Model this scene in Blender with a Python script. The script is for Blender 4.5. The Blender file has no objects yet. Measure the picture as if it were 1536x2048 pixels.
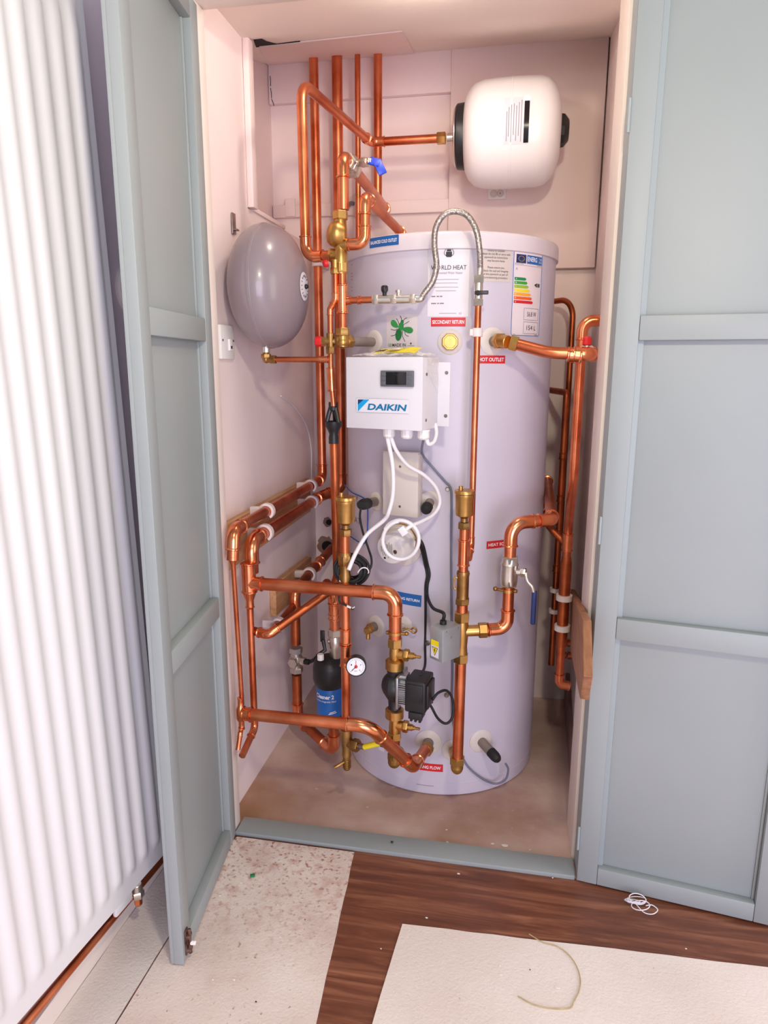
import bpy, bmesh, math, random
from mathutils import Vector, Matrix
random.seed(7)
SC = bpy.context.scene
COL = SC.collection
D = bpy.data

# ------------------------------------------------------------------ camera
FPX, CW, CH, CAMZ = 1378.36, 1536, 2048, 1.2
PIT, YAW, ROL = math.radians(11.9977), math.radians(10.5573), math.radians(0.1709)
_fw = Vector((-math.sin(YAW)*math.cos(PIT), math.cos(YAW)*math.cos(PIT), -math.sin(PIT)))
_r0 = Vector((math.cos(YAW), math.sin(YAW), 0)); _u0 = _r0.cross(_fw)
CR = math.cos(ROL)*_r0 + math.sin(ROL)*_u0
CU = -math.sin(ROL)*_r0 + math.cos(ROL)*_u0
CF = _fw
cam_d = D.cameras.new('camera'); cam = D.objects.new('camera', cam_d); COL.objects.link(cam)
cam_d.sensor_fit = 'VERTICAL'; cam_d.sensor_height = 36.0; cam_d.lens = FPX/CH*36.0
cam_d.clip_start = 0.02
mw = Matrix.Identity(4)
for i in range(3):
    mw[i][0], mw[i][1], mw[i][2] = CR[i], CU[i], -CF[i]
mw[2][3] = CAMZ
cam.matrix_world = mw
SC.camera = cam
SC.view_settings.view_transform = 'Standard'; SC.view_settings.look = 'None'
SC.view_settings.gamma = 1.0; SC.view_settings.use_curve_mapping = False
SC.view_settings.exposure = 0.12

# ------------------------------------------------------------------ light
W = D.worlds.new('room_daylight'); SC.world = W; W.use_nodes = True
bg = W.node_tree.nodes['Background']; bg.inputs[0].default_value = (0.78, 0.94, 1.0, 1); bg.inputs[1].default_value = 0.33
def light(name, kind, loc, energy, color, size=0.1, target=None, sy=None):
    l = D.lights.new(name, kind); l.energy = energy; l.color = color
    if kind == 'AREA':
        l.size = size
        if sy: l.shape = 'RECTANGLE'; l.size_y = sy
    else: l.shadow_soft_size = size
    o = D.objects.new(name, l); COL.objects.link(o); o.location = loc
    if target: o.rotation_euler = (Vector(target)-Vector(loc)).to_track_quat('-Z', 'Y').to_euler()
    return o
light('room_lamp', 'POINT', (0.12, 0.30, 1.82), 32, (1.0, 0.90, 0.68), 0.05)
light('cupboard_lamp', 'POINT', (-0.22, 1.585, 1.968), 2.8, (1.0, 0.90, 0.80), 0.02)
light('right_fill_light', 'AREA', (2.3, 0.95, 1.25), 24, (1.0, 0.91, 0.88), 1.4, (-0.7, 1.0, 0.9), 1.8)  # added unseen fill from the right, brightens left door, radiator and sheets
light('low_front_fill_light', 'AREA', (0.95, -1.6, 0.85), 62, (0.84, 0.79, 1.0), 1.5, (-0.35, 2.0, 0.55), 1.7)  # added unseen fill, low in front, lifts the dark lower part of the cupboard

# ------------------------------------------------------------------ picture -> place
def ray(px, py):
    return CR*((px-CW/2)/FPX) - CU*((py-CH/2)/FPX) + CF
CAM = Vector((0, 0, CAMZ))
def Q(px, py, Y): d = ray(px, py); return CAM + d*(Y/d.y)
def QX(px, py, X): d = ray(px, py); return CAM + d*(X/d.x)
def QZ(px, py, Z): d = ray(px, py); return CAM + d*((Z-CAMZ)/d.z)
def QP(px, py, P, n): d = ray(px, py); return CAM + d*((Vector(P)-CAM).dot(n)/d.dot(n))
def dep(P): return (Vector(P)-CAM).dot(CF)
def M_(px, P): return px*dep(P)/FPX            # length of px pixels at P

# ------------------------------------------------------------------ materials
def lin(c): c /= 255.0; return c/12.92 if c <= .04045 else ((c+.055)/1.055)**2.4
def rgb(r, g, b): return (lin(r), lin(g), lin(b), 1)
MATS = {}
def mat(name, a, b=None, rough=.5, metal=0.0, scale=8.0, detail=4.0, bump=0.0, stretch=(1,1,1), lo=.35, hi=.65,
        trans=0.0, alpha=1.0, coat=0.0, bscale=None, spec=.5, rvar=0.0, sss=0):
    m = D.materials.new(name); m.use_nodes = True; nt = m.node_tree; N = nt.nodes; L = nt.links
    p = N['Principled BSDF']
    tc = N.new('ShaderNodeTexCoord'); mp = N.new('ShaderNodeMapping'); mp.inputs['Scale'].default_value = stretch
    L.new(tc.outputs['Object'], mp.inputs['Vector'])
    nz = N.new('ShaderNodeTexNoise'); nz.inputs['Scale'].default_value = scale; nz.inputs['Detail'].default_value = detail
    L.new(mp.outputs[0], nz.inputs['Vector'])
    rp = N.new('ShaderNodeValToRGB'); rp.color_ramp.elements[0].position = lo; rp.color_ramp.elements[1].position = hi
    rp.color_ramp.elements[0].color = a
    rp.color_ramp.elements[1].color = b if b else tuple(min(1, x*1.06) for x in a[:3])+(1,)
    L.new(nz.outputs['Fac'], rp.inputs[0]); L.new(rp.outputs[0], p.inputs['Base Color'])
    p.inputs['Roughness'].default_value = rough; p.inputs['Metallic'].default_value = metal
    if 'Specular IOR Level' in p.inputs: p.inputs['Specular IOR Level'].default_value = spec
    if trans: p.inputs['Transmission Weight'].default_value = trans
    if alpha < 1: p.inputs['Alpha'].default_value = alpha
    if coat: p.inputs['Coat Weight'].default_value = coat; p.inputs['Coat Roughness'].default_value = .1
    if rvar:
        mr = N.new('ShaderNodeMapRange'); mr.inputs['To Min'].default_value = rough; mr.inputs['To Max'].default_value = rough+rvar
        L.new(nz.outputs['Fac'], mr.inputs['Value']); L.new(mr.outputs[0], p.inputs['Roughness'])
    if bump:
        bp = N.new('ShaderNodeBump'); bp.inputs['Strength'].default_value = bump; bp.inputs['Distance'].default_value = .004
        if bscale:
            n2 = N.new('ShaderNodeTexNoise'); n2.inputs['Scale'].default_value = bscale; n2.inputs['Detail'].default_value = 3
            L.new(mp.outputs[0], n2.inputs['Vector']); L.new(n2.outputs['Fac'], bp.inputs['Height'])
        else: L.new(nz.outputs['Fac'], bp.inputs['Height'])
        L.new(bp.outputs[0], p.inputs['Normal'])
    MATS[name] = m
    return m
COP = mat('copper', rgb(200,100,60), rgb(236,146,104), .24, 1.0, 11, 7, rvar=.2, lo=.34, hi=.66)
COP2 = mat('copper_fitting', rgb(232,132,84), rgb(244,160,116), .18, 1.0, 20, 4, rvar=.1)
COPD = mat('copper_dull', rgb(158,84,52), rgb(206,112,68), .34, 1.0, 14, 6, rvar=.16)
BRS = mat('brass', rgb(192,146,82), rgb(208,164,98), .36, 1.0, 30, 4, bump=.08)
BRD = mat('brass_dark', rgb(150,112,66), rgb(182,142,86), .42, 1.0, 30, 4, bump=.1)
NIK = mat('nickel', rgb(216,210,200), rgb(232,226,216), .3, 1.0, 25, 4)
NKD = mat('nickel_dark', rgb(140,130,124), rgb(172,162,154), .34, 1.0, 25, 4)
STL = mat('zinc_steel', rgb(176,180,182), rgb(190,194,196), .45, .6, 12, 4)
GRYS = mat('grey_stub', rgb(136,124,116), rgb(158,144,134), .5, .3, 12, 4)
TNK = mat('cylinder_white', rgb(202,196,209), rgb(208,202,214), .38, 0, 3, 2)
TNKC = mat('cylinder_cap_white', rgb(214,206,212), rgb(220,212,218), .4, 0, 3, 2)
WAL = mat('pink_white_plaster', rgb(241,222,218), rgb(245,228,224), .8, 0, 2.2, 5, bump=.12, bscale=60)
CEI = mat('cream_plaster', rgb(243,229,219), rgb(247,235,225), .8, 0, 1.6, 4, bump=.1, bscale=50)
BRDW = mat('painted_board', rgb(240,219,214), rgb(244,225,220), .6, 0, 2.5, 5)
TRMW = mat('painted_trim', rgb(228,214,204), rgb(234,221,212), .5, 0, 3, 4)
ROOM = mat('grey_room_paint', rgb(222,206,216), rgb(228,213,222), .8, 0, 2, 4, bump=.08, bscale=70)
BLU = mat('blue_grey_paint', rgb(150,157,157), rgb(156,163,163), .5, 0, 1.5, 4, bump=.03, bscale=40)
BLUH = mat('blue_grey_paint_shade', rgb(152,161,163), rgb(158,167,169), .5, 0, 1.5, 4)
RADM = mat('radiator_white', rgb(224,221,221), rgb(227,224,224), .32, 0, 2, 2)
BLK = mat('black_plastic', rgb(26,25,27), rgb(36,35,37), .42, 0, 20, 3)
BLK2 = mat('black_rubber', rgb(20,20,21), rgb(30,29,30), .6, 0, 20, 3)
WPL = mat('white_plastic', rgb(236,232,228), rgb(241,238,234), .4, 0, 6, 3)
CRM = mat('cream_plastic', rgb(214,205,196), rgb(220,211,202), .5, 0, 6, 3)
BOXW = mat('control_box_white', rgb(222,218,222), rgb(227,223,227), .36, 0, 5, 3)
CLIPW = mat('clip_white', rgb(232,220,216), rgb(238,227,223), .5, 0, 10, 3)
VES = mat('vessel_grey', rgb(140,127,133), rgb(148,135,140), .3, 0, 3, 3, coat=.25)
VESW = mat('vessel_white', rgb(244,240,238), rgb(248,244,242), .34, 0, 3, 2, coat=.2)
RED = mat('red_plastic', rgb(206,22,28), rgb(220,34,38), .4, 0, 12, 3)
REDL = mat('red_label', rgb(206,28,34), rgb(212,34,40), .5, 0, 4, 2)
BLUL = mat('blue_label', rgb(22,92,164), rgb(28,100,172), .5, 0, 4, 2)
BLUP = mat('blue_lever', rgb(28,58,180), rgb(40,72,196), .4, 0, 12, 3)
NAVY = mat('navy_grip', rgb(22,42,98), rgb(30,52,112), .45, 0, 12, 3)
PAPR = mat('white_paper', rgb(228,224,230), rgb(232,228,234), .6, 0, 6, 2)
PAPB = mat('beige_sticker', rgb(206,194,186), rgb(211,199,191), .6, 0, 6, 2)
BEES = mat('bee_sticker', rgb(214,205,204), rgb(219,210,209), .5, 0, 6, 2)
GRND = mat('dark_green_ink', rgb(20,104,52), rgb(40,128,62), .5, 0, 60, 4)
ENL = mat('energy_label_paper', rgb(226,216,218), rgb(231,221,223), .5, 0, 6, 2)
INK = mat('dark_ink', rgb(44,40,46), rgb(52,48,54), .6, 0, 6, 2)
INKG = mat('grey_ink', rgb(128,122,132), rgb(140,134,144), .6, 0, 6, 2)
WINK = mat('white_ink', rgb(240,240,242), rgb(244,244,246), .6, 0, 6, 2)
CYAN = mat('cyan_ink', rgb(0,160,222), rgb(6,166,228), .5, 0, 6, 2)
TEAL = mat('teal_ink', rgb(0,112,160), rgb(6,118,166), .5, 0, 6, 2)
GRN = mat('green_ink', rgb(36,128,60), rgb(56,150,72), .5, 0, 40, 3)
YEL = mat('yellow_plastic', rgb(240,216,20), rgb(246,226,40), .45, 0, 12, 3)
FBLU = mat('filter_blue', rgb(20,96,176), rgb(26,104,186), .35, 0, 5, 2)
SCRN = mat('dark_screen', rgb(18,18,20), rgb(24,24,26), .12, 0, 5, 2)
GREYP = mat('grey_plastic', rgb(98,98,104), rgb(108,108,114), .4, 0, 8, 2)
CBLW = mat('white_cable', rgb(236,232,234), rgb(241,238,240), .45, 0, 8, 2)
CBLG = mat('grey_cable', rgb(112,116,134), rgb(122,126,144), .45, 0, 8, 2)
CBLB = mat('blue_wire', rgb(24,80,160), rgb(32,90,170), .45, 0, 8, 2)
CBLY = mat('brown_wire', rgb(150,96,40), rgb(190,140,60), .45, 0, 30, 2)
PINE = mat('pine_wood', rgb(190,140,96), rgb(214,168,122), .6, 0, 5, 5, stretch=(14,1.2,14), bump=.08)
PINED = mat('old_pine', rgb(140,92,62), rgb(168,116,82), .65, 0, 5, 5, stretch=(14,1.2,14), bump=.1)
ALU = mat('cast_aluminium', rgb(170,170,172), rgb(192,192,194), .38, .9, 18, 3, bump=.06)
RUST = mat('rusty_steel', rgb(86,54,46), rgb(150,120,106), .5, .7, 60, 4, bump=.2)
HOSE = mat('braided_steel', rgb(150,142,136), rgb(196,188,180), .36, .9, 240, 3, bump=.5)
BARE = mat('bare_plaster', rgb(138,108,100), rgb(160,130,120), .85, 0, 9, 5, bump=.25)
DARK = mat('dark_void', rgb(24,20,22), rgb(30,26,28), .9, 0, 5, 2)
TWN = mat('white_twine', rgb(232,230,236), rgb(240,238,244), .6, 0, 40, 2)
STRW = mat('straw_string', rgb(176,154,110), rgb(196,176,132), .7, 0, 60, 2)
FLK = mat('paint_flake', rgb(232,224,214), rgb(240,233,224), .6, 0, 40, 2)
GCH = mat('green_chip', rgb(18,120,66), rgb(26,134,76), .5, 0, 40, 2)

def clear_plastic():
    m = D.materials.new('clear_bag'); m.use_nodes = True; nt = m.node_tree; p = nt.nodes['Principled BSDF']
    nz = nt.nodes.new('ShaderNodeTexNoise'); nz.inputs['Scale'].default_value = 70
    mr = nt.nodes.new('ShaderNodeMapRange'); mr.inputs['To Min'].default_value = .12; mr.inputs['To Max'].default_value = .62
    nt.links.new(nz.outputs['Fac'], mr.inputs['Value']); nt.links.new(mr.outputs[0], p.inputs['Alpha'])
    p.inputs['Base Color'].default_value = rgb(244,240,238); p.inputs['Roughness'].default_value = .15
    return m
BAG = clear_plastic()

def concrete():
    m = mat('cupboard_concrete', rgb(170,130,116), rgb(228,206,192), .78, 0, 3.2, 7, bump=.25, bscale=45, lo=.3, hi=.72)
    nt = m.node_tree; N = nt.nodes; L = nt.links; p = N['Principled BSDF']
    base = p.inputs['Base Color'].links[0].from_socket
    tc = N.new('ShaderNodeTexCoord'); n2 = N.new('ShaderNodeTexNoise'); n2.inputs['Scale'].default_value = 2.3; n2.inputs['Detail'].default_value = 5
    L.new(tc.outputs['Object'], n2.inputs['Vector'])
    r2 = N.new('ShaderNodeValToRGB'); r2.color_ramp.elements[0].position = .5; r2.color_ramp.elements[1].position = .7
    L.new(n2.outputs['Fac'], r2.inputs[0])
    mx = N.new('ShaderNodeMix'); mx.data_type = 'RGBA'; L.new(r2.outputs[0], mx.inputs[0]); L.new(base, mx.inputs[6]); mx.inputs[7].default_value = rgb(164,120,84)
    n3 = N.new('ShaderNodeTexNoise'); n3.inputs['Scale'].default_value = 38; n3.inputs['Detail'].default_value = 3
    L.new(tc.outputs['Object'], n3.inputs['Vector'])
    r3 = N.new('ShaderNodeValToRGB'); r3.color_ramp.elements[0].position = .70; r3.color_ramp.elements[1].position = .80
    L.new(n3.outputs['Fac'], r3.inputs[0])
    m2 = N.new('ShaderNodeMix'); m2.data_type = 'RGBA'; L.new(r3.outputs[0], m2.inputs[0]); L.new(mx.outputs[2], m2.inputs[6]); m2.inputs[7].default_value = rgb(222,198,184)
    L.new(m2.outputs[2], p.inputs['Base Color'])
    return m
CONC = concrete()

def laminate():
    m = D.materials.new('walnut_laminate'); m.use_nodes = True; nt = m.node_tree; N = nt.nodes; L = nt.links; p = N['Principled BSDF']
    tc = N.new('ShaderNodeTexCoord')
    br = N.new('ShaderNodeTexBrick'); br.inputs['Scale'].default_value = 1.0; br.offset = .37
    br.inputs['Brick Width'].default_value = 1.2; br.inputs['Row Height'].default_value = .19; br.inputs['Mortar Size'].default_value = .0006
    br.inputs['Color1'].default_value = (0,0,0,1); br.inputs['Color2'].default_value = (1,1,1,1); br.inputs['Mortar'].default_value = (.2,.2,.2,1)
    mp0 = N.new('ShaderNodeMapping'); mp0.inputs['Location'].default_value = (.38, .02, 0)
    L.new(tc.outputs['Object'], mp0.inputs[0]); L.new(mp0.outputs[0], br.inputs['Vector'])
    mp = N.new('ShaderNodeMapping'); mp.inputs['Scale'].default_value = (2.2, 26, 1)
    L.new(tc.outputs['Object'], mp.inputs[0])
    ad = N.new('ShaderNodeVectorMath'); ad.operation = 'MULTIPLY_ADD'
    L.new(br.outputs['Color'], ad.inputs[0]); ad.inputs[1].default_value = (9, 5, 0); L.new(mp.outputs[0], ad.inputs[2])
    nz = N.new('ShaderNodeTexNoise'); nz.inputs['Scale'].default_value = 1.6; nz.inputs['Detail'].default_value = 9; nz.inputs['Distortion'].default_value = .6; nz.inputs['Roughness'].default_value = .62
    L.new(ad.outputs[0], nz.inputs['Vector'])
    rp = N.new('ShaderNodeValToRGB'); e = rp.color_ramp.elements
    e[0].position = .28; e[0].color = rgb(86,48,36); e[1].position = .74; e[1].color = rgb(168,112,84)
    x = rp.color_ramp.elements.new(.5); x.color = rgb(118,70,50)
    L.new(nz.outputs['Fac'], rp.inputs[0])
    mx = N.new('ShaderNodeMix'); mx.data_type = 'RGBA'; mx.blend_type = 'MULTIPLY'; L.new(br.outputs['Fac'], mx.inputs[0])
    L.new(rp.outputs[0], mx.inputs[6]); mx.inputs[7].default_value = (.6,.56,.52,1)
    L.new(mx.outputs[2], p.inputs['Base Color']); p.inputs['Roughness'].default_value = .36
    return m
LAM = laminate()

def fleece(name, a, b, red=False):
    m = mat(name, a, b, .9, 0, 3.5, 6, bump=.3, bscale=180, lo=.35, hi=.62)
    nt = m.node_tree; N = nt.nodes; L = nt.links; p = N['Principled BSDF']
    base = p.inputs['Base Color'].links[0].from_socket
    tc = N.new('ShaderNodeTexCoord')
    def spots(scale, lo, hi, col, prev, mask=None):
        n = N.new('ShaderNodeTexNoise'); n.inputs['Scale'].default_value = scale; n.inputs['Detail'].default_value = 4
        L.new(tc.outputs['Object'], n.inputs['Vector'])
        r = N.new('ShaderNodeValToRGB'); r.color_ramp.elements[0].position = lo; r.color_ramp.elements[1].position = hi
        L.new(n.outputs['Fac'], r.inputs[0]); f = r.outputs[0]
        if mask:
            mu = N.new('ShaderNodeMath'); mu.operation = 'MULTIPLY'; L.new(f, mu.inputs[0]); L.new(mask, mu.inputs[1]); f = mu.outputs[0]
        x = N.new('ShaderNodeMix'); x.data_type = 'RGBA'; L.new(f, x.inputs[0]); L.new(prev, x.inputs[6]); x.inputs[7].default_value = col
        return x.outputs[2]
    o = spots(70, .72, .80, rgb(176,156,146), base)
    if red:
        sp = N.new('ShaderNodeSeparateXYZ'); L.new(tc.outputs['Object'], sp.inputs[0])
        mr = N.new('ShaderNodeMapRange'); mr.inputs['From Min'].default_value = .8; mr.inputs['From Max'].default_value = 1.15
        L.new(sp.outputs['Y'], mr.inputs['Value'])
        o = spots(34, .50, .72, rgb(198,150,136), o, mr.outputs[0])
        o = spots(100, .56, .68, rgb(170,118,104), o, mr.outputs[0])
        o = spots(90, .66, .74, rgb(186,156,144), o)
        o = spots(6, .55, .85, rgb(206,178,168), o)
    L.new(o, p.inputs['Base Color'])
    return m
FLE = fleece('fleece_sheet', rgb(228,212,202), rgb(238,226,217))
FLER = fleece('stained_fleece_sheet', rgb(218,198,188), rgb(238,224,214), True)
FLEG = fleece('grey_fleece_sheet', rgb(222,211,204), rgb(230,219,212))

# ------------------------------------------------------------------ mesh helpers
def frame(d):
    d = Vector(d).normalized()
    a = Vector((0,0,1)) if abs(d.z) < .9 else Vector((1,0,0))
    x = a.cross(d).normalized(); y = d.cross(x).normalized()
    return x, y, d
def tube(bm, pts, r, seg=14, caps=True, closed=False):
    pts = [Vector(p) for p in pts]; n = len(pts)
    rs = r if isinstance(r, (list, tuple)) else [r]*n
    x, y, d = frame(pts[1]-pts[0]); rings = []
    for i, p in enumerate(pts):
        if closed: t = pts[(i+1) % n]-pts[i-1]
        else:
            t = (pts[min(i+1, n-1)]-p).normalized()*1 + (p-pts[max(i-1, 0)]).normalized()*1 if 0 < i < n-1 else (pts[1]-pts[0] if i == 0 else pts[-1]-pts[-2])
        if t.length < 1e-9: t = d
        t = t.normalized(); q = d.rotation_difference(t); x = q @ x; y = q @ y; d = t
        rings.append([bm.verts.new(p + (x*math.cos(2*math.pi*k/seg) + y*math.sin(2*math.pi*k/seg))*rs[i]) for k in range(seg)])
    m = n if closed else n-1
    for i in range(m):
        A, B = rings[i], rings[(i+1) % n]
        for k in range(seg): bm.faces.new((A[k], A[(k+1) % seg], B[(k+1) % seg], B[k]))
    if caps and not closed:
        bm.faces.new(list(reversed(rings[0]))); bm.faces.new(rings[-1])
def lathe(bm, o, axis, prof, seg=24, rot=0.0):
    x, y, d = frame(axis); o = Vector(o); rings = []
    for h, r in prof:
        if r < 1e-6: rings.append([bm.verts.new(o+d*h)]); continue
        rings.append([bm.verts.new(o + d*h + (x*math.cos(rot+2*math.pi*k/seg) + y*math.sin(rot+2*math.pi*k/seg))*r) for k in range(seg)])
    for A, B in zip(rings, rings[1:]):
        for k in range(seg):
            if len(A) == 1 and len(B) == 1: continue
            if len(A) == 1: bm.faces.new((A[0], B[(k+1) % seg], B[k]))
            elif len(B) == 1: bm.faces.new((A[k], A[(k+1) % seg], B[0]))
            else: bm.faces.new((A[k], A[(k+1) % seg], B[(k+1) % seg], B[k]))
    if len(rings[0]) > 1: bm.faces.new(list(reversed(rings[0])))
    if len(rings[-1]) > 1: bm.faces.new(rings[-1])
def cyl(bm, a, b, r, seg=18, ch=.0012):
    a = Vector(a); b = Vector(b); l = (b-a).length; c = min(ch, r*.3, l*.3)
    lathe(bm, a, b-a, [(0, r-c), (c, r), (l-c, r), (l, r-c)], seg)
def hexn(bm, a, b, r, rot=0.0):
    a = Vector(a); b = Vector(b); l = (b-a).length; c = min(.002, l*.2)
    lathe(bm, a, b-a, [(0, r*.9), (c, r), (l-c, r), (l, r*.9)], 6, rot)
def box(bm, c, size, X=(1,0,0), Y=(0,1,0), Z=(0,0,1), bev=.002, seg=2):
    t = bmesh.new(); bmesh.ops.create_cube(t, size=1.0)
    for v in t.verts: v.co = Vector((v.co.x*size[0], v.co.y*size[1], v.co.z*size[2]))
    if bev > 0: bmesh.ops.bevel(t, geom=list(t.edges), offset=min(bev, min(size)*.45), segments=seg, affect='EDGES', profile=.5)
    X, Y, Z, c = Vector(X), Vector(Y), Vector(Z), Vector(c)
    mp = {v: bm.verts.new(c + X*v.co.x + Y*v.co.y + Z*v.co.z) for v in t.verts}
    for f in t.faces: bm.faces.new([mp[v] for v in f.verts])
    t.free()
def prism(bm, poly, vec):
    vec = Vector(vec); A = [bm.verts.new(Vector(p)) for p in poly]; B = [bm.verts.new(Vector(p)+vec) for p in poly]; n = len(A)
    bm.faces.new(list(reversed(A))); bm.faces.new(B)
    for k in range(n): bm.faces.new((A[k], A[(k+1) % n], B[(k+1) % n], B[k]))
def ball(bm, c, r, sx=1, sy=1, sz=1, X=(1,0,0), Y=(0,1,0), Z=(0,0,1), u=20, v=12):
    t = bmesh.new(); bmesh.ops.create_uvsphere(t, u_segments=u, v_segments=v, radius=r)
    X, Y, Z, c = Vector(X), Vector(Y), Vector(Z), Vector(c)
    mp = {q: bm.verts.new(c + X*q.co.x*sx + Y*q.co.y*sy + Z*q.co.z*sz) for q in t.verts}
    for f in t.faces: bm.faces.new([mp[q] for q in f.verts])
    t.free()
def smooth_path(pts, n=10):
    pts = [Vector(p) for p in pts]; out = []
    P = [pts[0]*2-pts[1]] + pts + [pts[-1]*2-pts[-2]]
    for i in range(1, len(P)-2):
        a, b, c, d = P[i-1], P[i], P[i+1], P[i+2]
        for k in range(n):
            t = k/n
            out.append(.5*((2*b)+(c-a)*t+(2*a-5*b+4*c-d)*t*t+(3*b-a-3*c+d)*t**3))
    out.append(pts[-1]); return out

def B(): return bmesh.new()
def obj(name, bm, m, parent=None, flat=False, ang=38):
    bmesh.ops.recalc_face_normals(bm, faces=list(bm.faces))
    me = D.meshes.new(name); bm.to_mesh(me); bm.free(); me.materials.append(m)
    if not flat and len(me.polygons):
        me.polygons.foreach_set('use_smooth', [True]*len(me.polygons)); me.set_sharp_from_angle(angle=math.radians(ang))
    o = D.objects.new(name, me); COL.objects.link(o)
    if parent: o.parent = parent
    return o
def tag(o, label, cat, group=None):
    o['label'] = label; o['category'] = cat
    if group: o['group'] = group
    return o
ROOTS = []
def thing(name, label, cat, group=None):
    o = D.objects.new(name, None); COL.objects.link(o); o.empty_display_size = .02
    tag(o, label, cat, group); ROOTS.append(o); return o
def one(name, bm, m, label, cat, group=None, **k):
    o = obj(name, bm, m, **k); tag(o, label, cat, group); ROOTS.append(o); return o
def struct(name, bm, m, **k):
    o = obj(name, bm, m, **k); o['kind'] = 'structure'; return o
def lab(o, text): o['label'] = text; return o

# ---- lettering
def text_geo(s, bold=0.0, shear=0.0, align='CENTER', line=1.0):
    c = D.curves.new('t', 'FONT'); c.body = s; c.size = 1; c.align_x = align; c.offset = bold; c.shear = shear; c.space_line = line
    c.resolution_u = 3
    o = D.objects.new('t', c); me = D.meshes.new_from_object(o)
    vs = [v.co.copy() for v in me.vertices]; fs = [list(p.vertices) for p in me.polygons]
    D.objects.remove(o); D.curves.remove(c); D.meshes.remove(me)
    return vs, fs
def lettering(parent, s, w, h, fn, m, name='lettering', bold=0.0, shear=0.0, align='CENTER', line=1.0, label=None):
    vs, fs = text_geo(s, bold, shear, align, line)
    if not vs: return None
    x0 = min(v.x for v in vs); x1 = max(v.x for v in vs); y0 = min(v.y for v in vs); y1 = max(v.y for v in vs)
    bm = B(); nv = [bm.verts.new(fn((v.x-(x0+x1)/2)/(x1-x0)*w, (v.y-(y0+y1)/2)/(y1-y0)*h)) for v in vs]
    for f in fs:
        try: bm.faces.new([nv[i] for i in f])
        except ValueError: pass
    o = obj(name, bm, m, parent, flat=True)
    return o
def sheet(bm, poly_grid):
    V = [[bm.verts.new(p) for p in row] for row in poly_grid]
    for a, b in zip(V, V[1:]):
        for k in range(len(a)-1): bm.faces.new((a[k], a[k+1], b[k+1], b[k]))

# ---- copper runs
def fillet(pts, R):
    pts = [Vector(p) for p in pts]; out = [pts[0]]; arcs = {}
    for i in range(1, len(pts)-1):
        a = (pts[i-1]-pts[i]); b = (pts[i+1]-pts[i]); la, lb = a.length, b.length; a.normalize(); b.normalize()
        phi = math.pi-a.angle(b)
        if phi < .02: out.append(pts[i]); arcs[i] = (len(out)-1, len(out)-1, a, b); continue
        r = R[i] if isinstance(R, dict) else R
        t = min(r*math.tan(phi/2), la*.48, lb*.48); r = t/math.tan(phi/2)
        p0 = pts[i]+a*t; p1 = pts[i]+b*t
        c = pts[i] + (a+b).normalized()*(r/math.cos(phi/2))
        k0 = len(out); n = 9
        v0 = p0-c; v1 = p1-c; tot = v0.angle(v1) if v0.length > 1e-9 else 0; ax = v0.cross(v1)
        for k in range(n+1):
            out.append(c + Matrix.Rotation(tot*k/n, 3, ax.normalized()) @ v0)
        arcs[i] = (k0, len(out)-1, a, b)
    out.append(pts[-1]); return out, arcs
def pipe(label, pts, r, fit='all', bend=None, m=None, name='copper_pipe', cat='pipe', group=None, fm=None, seg=16, L=1.7):
    """a copper run: one swept tube plus a capillary elbow at each corner in fit"""
    pts = [Vector(p) for p in pts]
    R = {i: (bend.get(i, 1.9*r) if bend else 1.9*r) for i in range(1, len(pts)-1)}
    path, arcs = fillet(pts, R)
    t = thing(name, label, cat, group)
    bm = B(); tube(bm, path, r, seg); obj('tube', bm, m or COP, t)
    for i, (k0, k1, a, b) in arcs.items():
        if fit != 'all' and i not in fit: continue
        s = path[k0:k1+1]; l = r*L
        A = s[0]+a*l; Z = s[-1]+b*l
        P = [A, A-a*r*.12, A-a*r*.28, A-a*r*.42] + s + [Z-b*r*.42, Z-b*r*.28, Z-b*r*.12, Z]
        rr = [r*1.04, r*1.3, r*1.3, r*1.13] + [r*1.13]*len(s) + [r*1.13, r*1.3, r*1.3, r*1.04]
        bm = B(); tube(bm, P, rr, seg); obj('elbow', bm, fm or COP2, t)
    return t
def coupling(t, A, Bp, r, name='coupling', m=None, seg=16):
    A = Vector(A); Bp = Vector(Bp); d = (Bp-A).normalized()
    P = [A, A+d*r*.12, A+d*r*.28, A+d*r*.42, Bp-d*r*.42, Bp-d*r*.28, Bp-d*r*.12, Bp]
    bm = B(); tube(bm, P, [r*1.04, r*1.3, r*1.3, r*1.13, r*1.13, r*1.3, r*1.3, r*1.04], seg); return obj(name, bm, m or COP2, t)
def tee(t, A, Bp, r, C, b, rb, L=2.2, m=None):
    A = Vector(A); Bp = Vector(Bp); C = Vector(C); b = Vector(b).normalized(); d = (Bp-A).normalized()
    bm = B(); P = [A, A+d*r*.12, A+d*r*.28, A+d*r*.42, Bp-d*r*.42, Bp-d*r*.28, Bp-d*r*.12, Bp]
    tube(bm, P, [r*1.04, r*1.3, r*1.3, r*1.13, r*1.13, r*1.3, r*1.3, r*1.04], 16)
    E = C+b*(r+rb*L*.6); S = C
    tube(bm, [S, E-b*rb*.42, E-b*rb*.28, E-b*rb*.12, E], [rb*1.13, rb*1.13, rb*1.3, rb*1.3, rb*1.04], 16)
    return obj('tee', bm, m or COP2, t)
# ================================================================== SETTING
def sbox(name, lo, hi, m, bev=0.0, ang=38):
    lo, hi = Vector(lo), Vector(hi); bm = B(); s = hi-lo
    box(bm, (lo+hi)/2, (s.x, s.y, s.z), bev=bev); return struct(name, bm, m)
YF, YB, XL, XR = 1.486, 2.42, -.71, .24
sbox('floor', (-1.1, -1.6, -.06), (1.9, YF+.006, 0), LAM)
sbox('floor_cupboard', (-.9, YF+.006, -.06), (.4, 2.6, 0), CONC)
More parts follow.
